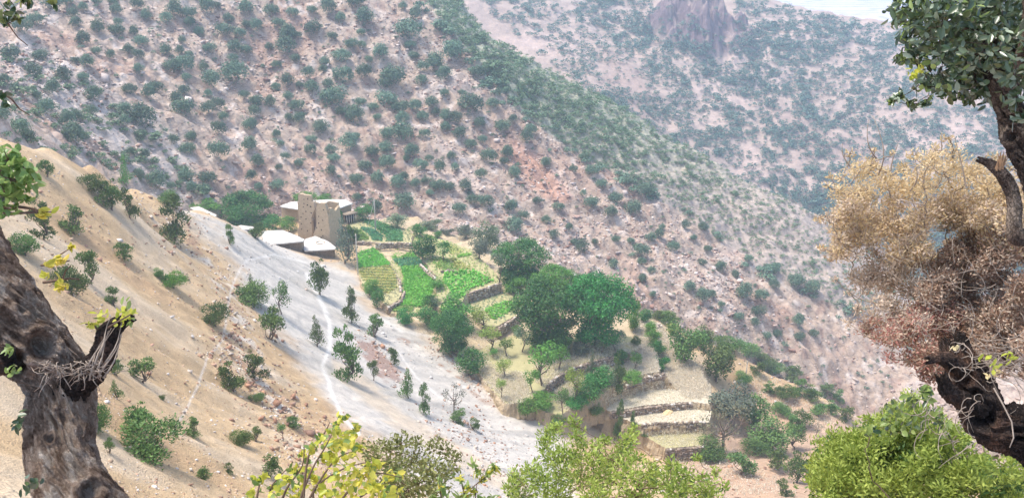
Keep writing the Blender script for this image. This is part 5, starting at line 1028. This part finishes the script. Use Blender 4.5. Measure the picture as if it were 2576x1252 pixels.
# gnarled old trunk on the left
tr = empty('gnarled_tree', Vector((-1.6, 2.6, -3.1))); tag(tr, 'thick gnarled old trunk with knots and hollows at the left edge, close by', 'tree')
KN = [(64, 772, 3.04, 18), (104, 870, 3.05, 34), (122, 1102, 3.04, 13), (30, 910, 3.08, 36), (228, 1235, 3.0, 26)]
limb_obj('trunk', tr, 'bark', [(-240, 400, 3.3, 94), (-156, 530, 3.25, 82), (-82, 645, 3.2, 78), (-2, 755, 3.15, 76), (80, 866, 3.15, 70), (148, 960, 3.15, 70), (156, 1060, 3.15, 74), (156, 1150, 3.12, 73), (190, 1250, 3.1, 84), (250, 1380, 3.1, 130), (290, 1500, 3.1, 170)], ns=300, k=60, rough=.15, seed=3, knots=KN, flute=.10)
limb_obj('branch', tr, 'char', [(150, 985, 3.15, 52), (205, 950, 3.08, 44), (244, 920, 3.02, 33), (262, 880, 3.0, 27), (272, 838, 3.0, 25), (300, 812, 3.02, 17), (330, 800, 3.05, 9)], ns=70, k=24, rough=.16, seed=8, ragged=1.2, flute=.2)
limb_obj('branch', tr, 'char', [(-60, 900, 3.1, 44), (-10, 905, 3.05, 40), (40, 900, 3.05, 30)], ns=50, k=14, rough=.16, seed=9, flute=.2)
paths = []
for k in range(60):       # tangle of pale dry shoots at the fork
    u0 = rng.uniform(110, 250); v0 = rng.uniform(905, 940); s0 = 2.93-.02*rng.random(); L_ = rng.uniform(18, 75); a = rng.uniform(-.4, 3.3); pts = []
    for i in range(6): t = i/5; pts.append(PD(u0+math.cos(a)*L_*t+11*math.sin(4*t+k)*t, v0+math.sin(a)*L_*t*.9+11*math.sin(5*t+k*2)*t, s0-.05*math.sin(3*t)))
    paths.append((pts, .0019, .0007))
for k in range(8):
    u0 = rng.uniform(215, 262); v0 = rng.uniform(900, 960); pts = [PD(u0+(50*t+8*math.sin(4*t+k)), v0-110*t, 2.9-.03*math.sin(6*t)) for t in np.linspace(0, 1, 6)]; paths.append((pts, .0032, .0009))
twigs('dry_twigs', tr, 'twig', paths)
paths = [([PD(104, 667, 3.05), PD(125, 665, 3.0), PD(155, 660, 2.97), PD(175, 655, 2.95)], .004, .002), ([PD(110, 710, 3.05), PD(140, 705, 3.0), PD(175, 700, 2.95), PD(200, 702, 2.95)], .005, .002), ([PD(158, 700, 2.98), PD(165, 680, 2.97), PD(178, 668, 2.96)], .003, .0015), ([PD(146, 660, 2.97), PD(152, 640, 2.96), PD(180, 622, 2.95)], .003, .0015), ([PD(250, 835, 3.0), PD(235, 815, 2.98), PD(215, 815, 2.97)], .004, .002), ([PD(300, 812, 3.0), PD(315, 785, 2.98), PD(322, 765, 2.97)], .004, .002), ([PD(262, 830, 3.0), PD(290, 812, 2.9), PD(330, 790, 2.9)], .004, .002)]
twigs('leafy_twig', tr, 'redtwig', paths)
foliage('leaves', tr, [([(140, 655, 16, 2.95), (128, 665, 8, 2.96), (180, 622, 0.1, 2.9), (140, 700, 20, 2.95), (165, 715, 22, 2.95), (115, 690, 6, 2.96), (150, 732, 14, 2.94), (152, 652, 12, 2.94)], 'lemon', .030, .017, .75, 'fold', .9, .2),
   ([(238, 805, 20, 2.97), (225, 822, 15, 2.97), (300, 800, 20, 2.96), (325, 790, 22, 2.96), (258, 795, 12, 2.96)], 'lemon', .026, .015, .9, 'fold', .9, .3),
   ([(250, 822, 18, 2.99), (318, 770, 18, 2.98), (335, 808, 16, 2.97), (30, 925, 22, 2.86), (22, 880, 10, 2.86)], 'oakbright', .026, .014, .8, 'fold', .9, .3),
   ([(45, 1050, 14, 2.8), (40, 1075, 10, 2.8), (90, 1215, 22, 2.95), (70, 1235, 20, 2.95)], 'oak', .03, .015, .8, 'fold', .9, .3)], rng)
# oak leaves entering at the left edge
lo = empty('oak_sprig', PD(-150, 520, 2.3)); tag(lo, 'bright green oak leaves reaching in from the left edge above the trunk', 'branch')
CL = [(20, 400, 34, 2.2), (60, 425, 30, 2.2), (30, 450, 34, 2.2), (75, 460, 26, 2.25), (10, 480, 34, 2.2), (45, 495, 26, 2.25), (5, 520, 26, 2.2), (40, 528, 14, 2.25), (-30, 440, 60, 2.3), (95, 530, 18, 2.3), (115, 535, 10, 2.3)]
twigs('twig', lo, 'redtwig', limbs_to(PD(-150, 520, 2.3), CL, rng, .006, 3)+[([PD(-60, 520, 2.2), PD(20, 536, 2.2), PD(70, 536, 2.2), PD(130, 533, 2.2)], .004, .001)])
foliage('leaves', lo, [(CL[:8]+CL[8:9], 'oakbright', .026, .013, 2.6, 'fold', .9, .2), ([(120, 531, 14, 2.2), (100, 540, 8, 2.2)], 'lemon', .022, .012, 1, 'fold', .9, .2), ([(10, 505, 26, 2.25), (20, 470, 30, 2.3)], 'oak', .028, .014, 1, 'fold', .9, .2)], rng)
lt = empty('oak_twig', PD(-80, 30, 2.0)); tag(lt, 'few loose oak leaves and bare twigs at the top left corner', 'branch')
CL = [(12, 50, 14, 1.9), (40, 40, 16, 1.9), (66, 2, 10, 1.9), (18, 10, 18, 1.9), (140, 2, 14, 1.9), (5, 240, 12, 1.8), (3, 262, 12, 1.8)]
twigs('twig', lt, 'redtwig', [([PD(-80, 20, 2), PD(-10, 40, 1.9), PD(20, 60, 1.9), PD(45, 95, 1.9), PD(70, 115, 1.9)], .002, .0008), ([PD(-80, 220, 1.9), PD(0, 230, 1.85), PD(30, 250, 1.85), PD(50, 275, 1.85), (PD(75, 290, 1.85))], .003, .0008), ([PD(-60, 10, 2), PD(20, -10, 1.9), PD(140, -4, 1.9)], .002, .001), ([PD(20, 60, 1.9), PD(50, 45, 1.9)], .001, .0006)])
foliage('leaves', lt, [(CL, 'oak', .024, .010, .9, 'fold', .9, .1), (CL[:5], 'olive', .022, .009, .6, 'fold', .9, .1)], rng)
# holm oak on the right
ok = empty('holm_oak', Vector((2.6, 3.3, -3.6))); tag(ok, 'holm oak with glossy dark leaves and a dark crooked trunk at the top right corner', 'tree')
limb_obj('trunk', ok, 'oakbark', [(2470, -120, 4.1, 22), (2480, 40, 4.1, 24), (2500, 150, 4.05, 24), (2522, 235, 4.0, 27), (2550, 300, 4.0, 31), (2562, 360, 4.0, 32), (2590, 425, 4.0, 28), (2622, 500, 4.0, 32), (2650, 620, 4.0, 38), (2690, 850, 4.0, 46), (2680, 1100, 4.0, 60), (2680, 1500, 4.0, 70)], ns=120, k=36, rough=.22, seed=21, knots=[(2545, 345, 3.94, 17), (2558, 410, 3.93, 16), (2545, 300, 3.94, 12)], flute=.22)
limb_obj('branch', ok, 'oakbark', [(2650, 640, 3.9, 26), (2600, 598, 3.8, 20), (2560, 596, 3.75, 19), (2553, 565, 3.75, 16), (2553, 520, 3.75, 15), (2540, 470, 3.75, 15), (2514, 430, 3.75, 14), (2490, 412, 3.75, 10), (2468, 403, 3.75, 6)], ns=60, k=22, rough=.14, seed=22, ragged=2.0, flute=.15)
limb_obj('branch', ok, 'oakbark', [(2525, 235, 4.0, 24), (2560, 170, 3.95, 18), (2585, 100, 3.9, 15), (2590, 0, 3.9, 14)], ns=40, k=14, rough=.14, seed=23)
g = Geo(); org = Vector(ok.location)
for k in range(16):
    a = PD(2516+rng.normal()*6, 424+rng.normal()*4, 3.73); b2 = a+Vector((rng.normal()*.012, rng.normal()*.01, .03+.04*rng.random())); g.add(*tube([a-org, b2-org], [.006, .001], 4))
link('splintered_wood', g.mesh('splintered_wood', M['rawwood']), ok)
OC = [(2300, 20, 55), (2340, 10, 50), (2390, 20, 70), (2460, 30, 80), (2540, 40, 80), (2290, 60, 40), (2350, 70, 62), (2420, 95, 68), (2490, 110, 70), (2560, 120, 60), (2330, 120, 40), (2380, 135, 48), (2440, 165, 55), (2500, 180, 52), (2555, 190, 50), (2300, 150, 24), (2410, 200, 42), (2380, 215, 34), (2455, 215, 44), (2345, 190, 26), (2310, 215, 20), (2355, 225, 22), (2500, 235, 34), (2560, 245, 30), (2400, 238, 24), (2440, 240, 20), (2280, 105, 20), (2270, 150, 14), (2300, 262, 14), (2260, 245, 12), (2330, 262, 14), (2245, 255, 8), (2570, 300, 18), (2272, 30, 22)]
OC = [(u, v, r, 4.0+.35*math.sin(i*2.1)) for i, (u, v, r) in enumerate(OC)]; far_ = [(u+20, v, r*.9, s+.35) for u, v, r, s in OC if r > 45 and u > 2350]
twigs('twigs', ok, 'oakbark', grow(PD(2500, 150, 4.05), OC, rng, .016, 5))
foliage('leaves', ok, [(OC+far_, 'oak', .043, .020, 1.7, 'fold', .85, .3), (OC, 'oakback', .04, .018, .22, 'fold', .9, .1), ([c for c in OC if c[0] < 2420], 'oakbright', .04, .018, .28, 'fold', .9, .5), ([(2290, 178, 20, 3.95), (2318, 172, 16, 3.95), (2300, 190, 10, 3.95)], 'lemon', .035, .018, .7, 'fold', .9, .3)], rng)
# charred snag
sn_ = empty('charred_snag', Vector((2.7, 3.0, -3.6))); tag(sn_, 'leaning charred black stump with a jagged broken top and pale dry twigs, right edge', 'dead tree')
limb_obj('trunk', sn_, 'char', [(2760, 1300, 3.6, 70), (2680, 1180, 3.6, 62), (2580, 1095, 3.6, 56), (2500, 1060, 3.6, 52), (2462, 1010, 3.6, 46), (2435, 960, 3.6, 44), (2415, 915, 3.6, 38), (2402, 880, 3.6, 27)], ns=150, k=36, rough=.26, seed=31, knots=[(2480, 1045, 3.53, 28), (2430, 950, 3.54, 18), (2455, 990, 3.53, 14), (2560, 1092, 3.52, 18)], ragged=1.4, flute=.26)
limb_obj('branch', sn_, 'char', [(2425, 935, 3.58, 26), (2390, 908, 3.5, 20), (2362, 898, 3.46, 15), (2345, 902, 3.44, 10)], ns=40, k=14, rough=.2, seed=32, ragged=2.5)
limb_obj('branch', sn_, 'char', [(2470, 1030, 3.56, 26), (2420, 1005, 3.5, 22), (2385, 985, 3.45, 20), (2372, 955, 3.42, 14)], ns=40, k=14, rough=.25, seed=33, ragged=1.5)
paths = []
def wander(u, v, s, a, L_, n=8, curl=.35):
    pts = []; da = rng.normal()*curl
    for i in range(n+1): pts.append(PD(u, v, s)); u += math.cos(a)*L_/n; v += math.sin(a)*L_/n; a += da+rng.normal()*.18; s += rng.normal()*.02
    return pts
for k in range(70):
    u0, v0 = (rng.uniform(2400, 2576), rng.uniform(850, 960)); a = rng.uniform(-.5, .6)+(math.pi if rng.random() < .25 else 0); paths.append((wander(u0, v0, 3.45+.3*rng.random(), a, rng.uniform(50, 170)), .0018, .0006))
for k in range(26): paths.append((wander(rng.uniform(2330, 2480), rng.uniform(1000, 1120), 3.4, rng.uniform(1.6, 3.6), rng.uniform(40, 110)), .0018, .0006))
paths.append(([PD(2500, 975, 3.4), PD(2525, 1020, 3.38), PD(2545, 1060, 3.38), PD(2550, 1100, 3.38), PD(2540, 1125, 3.38)], .0032, .002))
twigs('dry_twigs', sn_, 'twig', paths)
foliage('leaves', sn_, [([(2500, 925, 18, 3.4), (2475, 900, 12, 3.4), (2540, 900, 12, 3.4)], 'lemon', .028, .014, .35, 'fold', .9, .3), ([(2490, 950, 14, 3.4), (2515, 940, 12, 3.4), (2405, 876, 7, 3.5)], 'gold', .024, .013, .5, 'fold', .9, .3)], rng)
# dead juniper: bare branches with gold, tan and rust coloured dry foliage
dj = empty('dead_juniper', Vector((4.4, 6.4, -8.2))); tag(dj, 'big dead juniper with gold to rust brown dry foliage and grey bare branches, right side', 'tree')
DC = []
top_line = [(2050, 560), (2068, 480), (2090, 430), (2130, 390), (2180, 395), (2200, 355), (2250, 400), (2300, 395), (2330, 360), (2370, 350), (2400, 335), (2440, 355), (2480, 370), (2530, 395), (2580, 400), (2640, 420)]
DP = top_line+[(2640, 960), (2420, 960), (2330, 955), (2270, 935), (2225, 900), (2205, 865), (2140, 820), (2140, 760), (2100, 700), (2070, 640)]
for u, v in sample(DP, 300, rng):
    dd = float(sdf(np.array([u]), np.array([v]), DP)[0]); r = min(34, max(9, dd*.5+9)); u += rng.normal()*10; v += rng.normal()*10; DC.append((u, v, r*(.5+.7*rng.random()), 7.6+.9*rng.random()+.5*min(1, dd/150)))
base = PD(2500, 1150, 7.9)
paths = grow(base, [(2450, 900, 20, 8)]+DC, rng, .05, 7, .2)
for u, v, u2, v2 in ((2210, 440, 2195, 290), (2205, 400, 2185, 300), (2370, 420, 2368, 330), (2240, 430, 2260, 360), (2290, 480, 2300, 400), (2140, 420, 2120, 360), (2430, 470, 2400, 340)): paths.append((bend(PD(u, v, 8), PD(u2, v2, 8), 6, rng, .14), .008, .002))
for k in range(40): paths.append((wander(rng.uniform(2240, 2560), rng.uniform(650, 850), 7.35, rng.uniform(2.6, 5.2), rng.uniform(40, 120), 8, .16), .003, .001))
twigs('branches', dj, 'twig', paths)
def band(c): return c[1]+.25*(2400-c[0])*-.3
gold = [c for c in DC if c[1] < 640 and rng.random() < .9]; tan_ = [c for c in DC if 500 < c[1] < 900]; rust = [c for c in DC if c[1]+.35*(c[0]-2200) > 800 and c[1] > 740 and c[0] < 2430]; umb = [c for c in DC if c[1] > 600 and c[0] > 2330]
foliage('foliage', dj, [(gold, 'gold', .034, .014, 1.5, 'needle', 1, .6), (tan_, 'tan', .036, .013, 1.7, 'needle', 1, .4), (rust, 'rust', .034, .012, 1.4, 'needle', 1, .3), (umb, 'umber', .04, .014, 3.0, 'needle', 1, .3)], rng)
# near bright juniper, lower right
nj = empty('near_juniper', Vector((2.4, 4.4, -5.6))); tag(nj, 'bright yellow green juniper shrub filling the lower right corner, below the charred stump', 'shrub')
NP = [(2020, 1290), (2030, 1190), (2060, 1130), (2100, 1090), (2150, 1080), (2190, 1020), (2250, 1015), (2310, 990), (2350, 1010), (2370, 1050), (2420, 1090), (2480, 1120), (2540, 1130), (2600, 1120), (2600, 1300)]
NC = []
for u, v in sample(NP, 260, rng):
    dd = float(sdf(np.array([u]), np.array([v]), NP)[0]); NC.append((u+rng.normal()*14, v+rng.normal()*14, min(32, 9+dd*.5)*(.6+.7*rng.random()), 5.3+.8*rng.random()))
base = PD(2350, 1500, 6.4)
twigs('branches', nj, 'redtwig', grow(base, [(u, v+30, r, s_+.35) for u, v, r, s_ in NC[:90]], rng, .006, 4))
bright_ = [c for c in NC if rng.random() < .75]
foliage('foliage', nj, [(bright_, 'jgreen', .034, .011, 2.3, 'needle', 1, .8), ([(u, v+14, r, s+.25) for u, v, r, s in NC], 'jshade', .036, .012, 1.3, 'needle', 1, .4)], rng)  # dark set lower and farther back paints the shaded interior
no = empty('young_oak', Vector((2.0, 4.2, -5.2))); tag(no, 'leafy young oak shoots sticking out of the bright juniper near the stump', 'shrub')
CL = [(2290, 1010, 24, 4.9), (2330, 1000, 24, 4.9), (2250, 1030, 26, 4.9), (2350, 1045, 24, 4.9), (2230, 1070, 26, 4.9), (2290, 1060, 28, 4.9), (2330, 980, 12, 4.9), (2380, 1080, 22, 4.9), (2190, 1090, 20, 4.9)]
twigs('branches', no, 'redtwig', grow(PD(2300, 1300, 5.3), [(u, v, r, 5.1) for u, v, r, s_ in CL], rng, .005, 3)); foliage('leaves', no, [(CL, 'oakbright', .045, .026, 1.0, 'fold', .8, .4), (CL, 'oak', .045, .024, .35, 'fold', .9, .2)], rng)
# loose juniper scrub along the lower middle edge
cj = empty('scraggly_juniper', Vector((2.2, 8.4, -10.2))); tag(cj, 'loose light green juniper scrub with clumps reaching up along the bottom centre', 'shrub')
CC = [(1380, 1090, 26), (1400, 1075, 20), (1370, 1115, 22), (1445, 1062, 20), (1452, 1090, 22), (1462, 1112, 20), (1420, 1140, 30), (1390, 1150, 28), (1450, 1150, 30), (1500, 1120, 20), (1520, 1105, 18), (1495, 1150, 28), (1530, 1160, 28), (1570, 1120, 26), (1585, 1100, 22), (1595, 1080, 16), (1560, 1150, 30), (1600, 1150, 22), (1340, 1180, 26), (1300, 1200, 26), (1285, 1225, 22), (1360, 1210, 38), (1410, 1190, 34), (1460, 1200, 40), (1520, 1200, 42), (1580, 1190, 36), (1640, 1180, 26), (1630, 1210, 34), (1690, 1170, 24), (1720, 1190, 26), (1680, 1210, 36), (1740, 1220, 30), (1700, 1240, 40), (1770, 1200, 18), (1800, 1185, 14), (1780, 1230, 28), (1820, 1220, 14), (1755, 1150, 12), (1310, 1245, 36), (1400, 1250, 40), (1500, 1250, 44), (1600, 1250, 44), (1780, 1260, 36)]
CC = [(u, v, r, 12.6+1.2*math.sin(i*1.7)) for i, (u, v, r) in enumerate(CC)]
twigs('branches', cj, 'redtwig', grow(PD(1540, 1420, 13), CC, rng, .04, 5)); foliage('foliage', cj, [(CC, 'jgreen', .075, .026, 2.4, 'needle', 1, .8), ([(u, v+6, r*.8, s+.2) for u, v, r, s in CC], 'jshade', .075, .026, 1.2, 'needle', 1, .3)], rng)  # second, darker set paints shade behind the bright clumps
# olive green shrub
os_ = empty('olive_green_shrub', PD(1040, 1420, 8.4)); tag(os_, 'olive green small leaved shrub at the bottom edge right of the yellow leaves', 'shrub')
CC = [(930, 1130, 26), (960, 1120, 24), (990, 1130, 26), (1010, 1105, 24), (1045, 1115, 24), (1080, 1120, 18), (1100, 1108, 12), (1120, 1130, 26), (1140, 1150, 22), (940, 1160, 30), (985, 1165, 34), (1035, 1160, 34), (1080, 1170, 34), (1125, 1180, 26), (1000, 1200, 40), (1060, 1210, 44), (1100, 1220, 30), (960, 1220, 34), (1020, 1250, 40), (910, 1120, 12), (1150, 1175, 10)]
CC = [(u, v, r, 8+.5*math.sin(i*1.9)) for i, (u, v, r) in enumerate(CC)]
twigs('branches', os_, 'redtwig', grow(PD(1040, 1380, 8.3), CC, rng, .022, 6)); foliage('leaves', os_, [(CC, 'olive', .040, .019, 1.6, 'fold', .9, .4), ([(u, v+10, r*.8, s+.25) for u, v, r, s in CC if v > 1150], 'jshade', .045, .02, 1.0, 'fold', .9, .2)], rng)  # dark leaves behind the lower clumps paint the shrub's inner shade
# yellow leaved branches
yb = empty('yellow_leaved_shrub', PD(800, 1400, 3.0)); tag(yb, 'yellow and lime leaved branches rising from the bottom edge, left of centre', 'shrub')
YB = [[(745, 1300), (760, 1240), (790, 1170), (820, 1120), (850, 1060)], [(760, 1290), (800, 1215), (850, 1150), (910, 1130)], [(700, 1290), (720, 1230), (760, 1170), (765, 1110)], [(830, 1300), (880, 1230), (940, 1190), (1010, 1200)], [(690, 1290), (680, 1230), (720, 1180)], [(800, 1290), (790, 1230), (860, 1180), (930, 1160)], [(640, 1290), (650, 1230), (660, 1190)], [(860, 1290), (920, 1240), (1000, 1215)], [(760, 1300), (775, 1150), (815, 1090), (830, 1060)]]
twigs('branches', yb, 'redtwig', [([PD(u, v, 2.9) for u, v in smooth_path(l, 5)], .0048, .0012) for l in YB])
YC = [(858, 1050, 12), (845, 1068, 10), (838, 1085, 14), (875, 1095, 22), (895, 1075, 9), (865, 1120, 26), (835, 1120, 22), (805, 1105, 16), (900, 1120, 16), (820, 1150, 22), (785, 1130, 14), (765, 1150, 16), (880, 1160, 20), (850, 1180, 26), (775, 1180, 18), (740, 1180, 14), (720, 1205, 18), (800, 1215, 24), (900, 1200, 30), (940, 1180, 22), (870, 1230, 30), (930, 1225, 28), (980, 1200, 18), (1010, 1190, 12), (970, 1235, 24), (740, 1235, 24), (690, 1220, 14), (650, 1205, 20), (640, 1240, 14), (820, 1250, 26), (1000, 1240, 16), (760, 1205, 14), (690, 1250, 16)]
YC = [(u, v, r, 2.9+.12*math.sin(i*2.3)) for i, (u, v, r) in enumerate(YC)]
foliage('leaves', yb, [(YC, 'lemon', .028, .019, 1.9, 'fold', .9, .2), (YC, 'oakbright', .027, .016, .4, 'fold', .9, .2)], rng)
# thin twig with long leaves at the bottom
tw = empty('long_leaved_twig', PD(1150, 1400, 2.5)); tag(tw, 'thin twig with sparse long yellow green leaves at the bottom edge before the scree', 'branch')
TW = [[(1130, 1300), (1165, 1250), (1200, 1215), (1235, 1190)], [(1190, 1300), (1195, 1260), (1200, 1215)], [(1130, 1300), (1110, 1250), (1105, 1215)], [(1170, 1250), (1160, 1210)], [(1240, 1300), (1245, 1262)]]
twigs('branches', tw, 'redtwig', [([PD(u, v, 2.5) for u, v in smooth_path(l, 4)], .003, .001) for l in TW])
TC = [(u, v, 9, 2.5) for u, v in ((1232, 1190), (1245, 1175), (1215, 1205), (1200, 1190), (1180, 1225), (1160, 1205), (1170, 1245), (1195, 1235), (1110, 1230), (1125, 1245), (1105, 1210), (1210, 1250), (1240, 1250), (1150, 1245), (1190, 1165), (1090, 1250), (620, 1290))]
foliage('leaves', tw, [(TC, 'oakbright', .030, .009, .9, 'fold', .9, .6), (TC[:9], 'lemon', .028, .009, .4, 'fold', .9, .6)], rng)
# low leafy tip at the lower right of the scrub
#FGEND
# ------------------------------------------------------------- haze over the valley
def haze():
    x0, x1, y0, y1, z0, z1 = -12500, 12500, -500, 15500, -245, 75
    V = [(x, y, z) for z in (z0, z1) for x, y in ((x0, y0), (x1, y0), (x1, y1), (x0, y1))]
    me = bpy.data.meshes.new('haze'); me.from_pydata(V, [], [(0, 3, 2, 1), (4, 5, 6, 7), (0, 1, 5, 4), (1, 2, 6, 5), (2, 3, 7, 6), (3, 0, 4, 7)]); m = bpy.data.materials.new('haze'); m.use_nodes = True; t = m.node_tree
    t.nodes.remove(t.nodes['Principled BSDF']); pv = t.nodes.new('ShaderNodeVolumePrincipled'); pv.inputs['Density'].default_value = .00052; pv.inputs['Color'].default_value = (.64, .81, 1.0, 1); pv.inputs['Anisotropy'].default_value = .2
    t.links.new(pv.outputs[0], t.nodes['Material Output'].inputs['Volume']); me.materials.append(m); o = link('haze', me); tag(o, 'pale blue haze hanging over the far slopes', None, None, 'stuff')
haze()
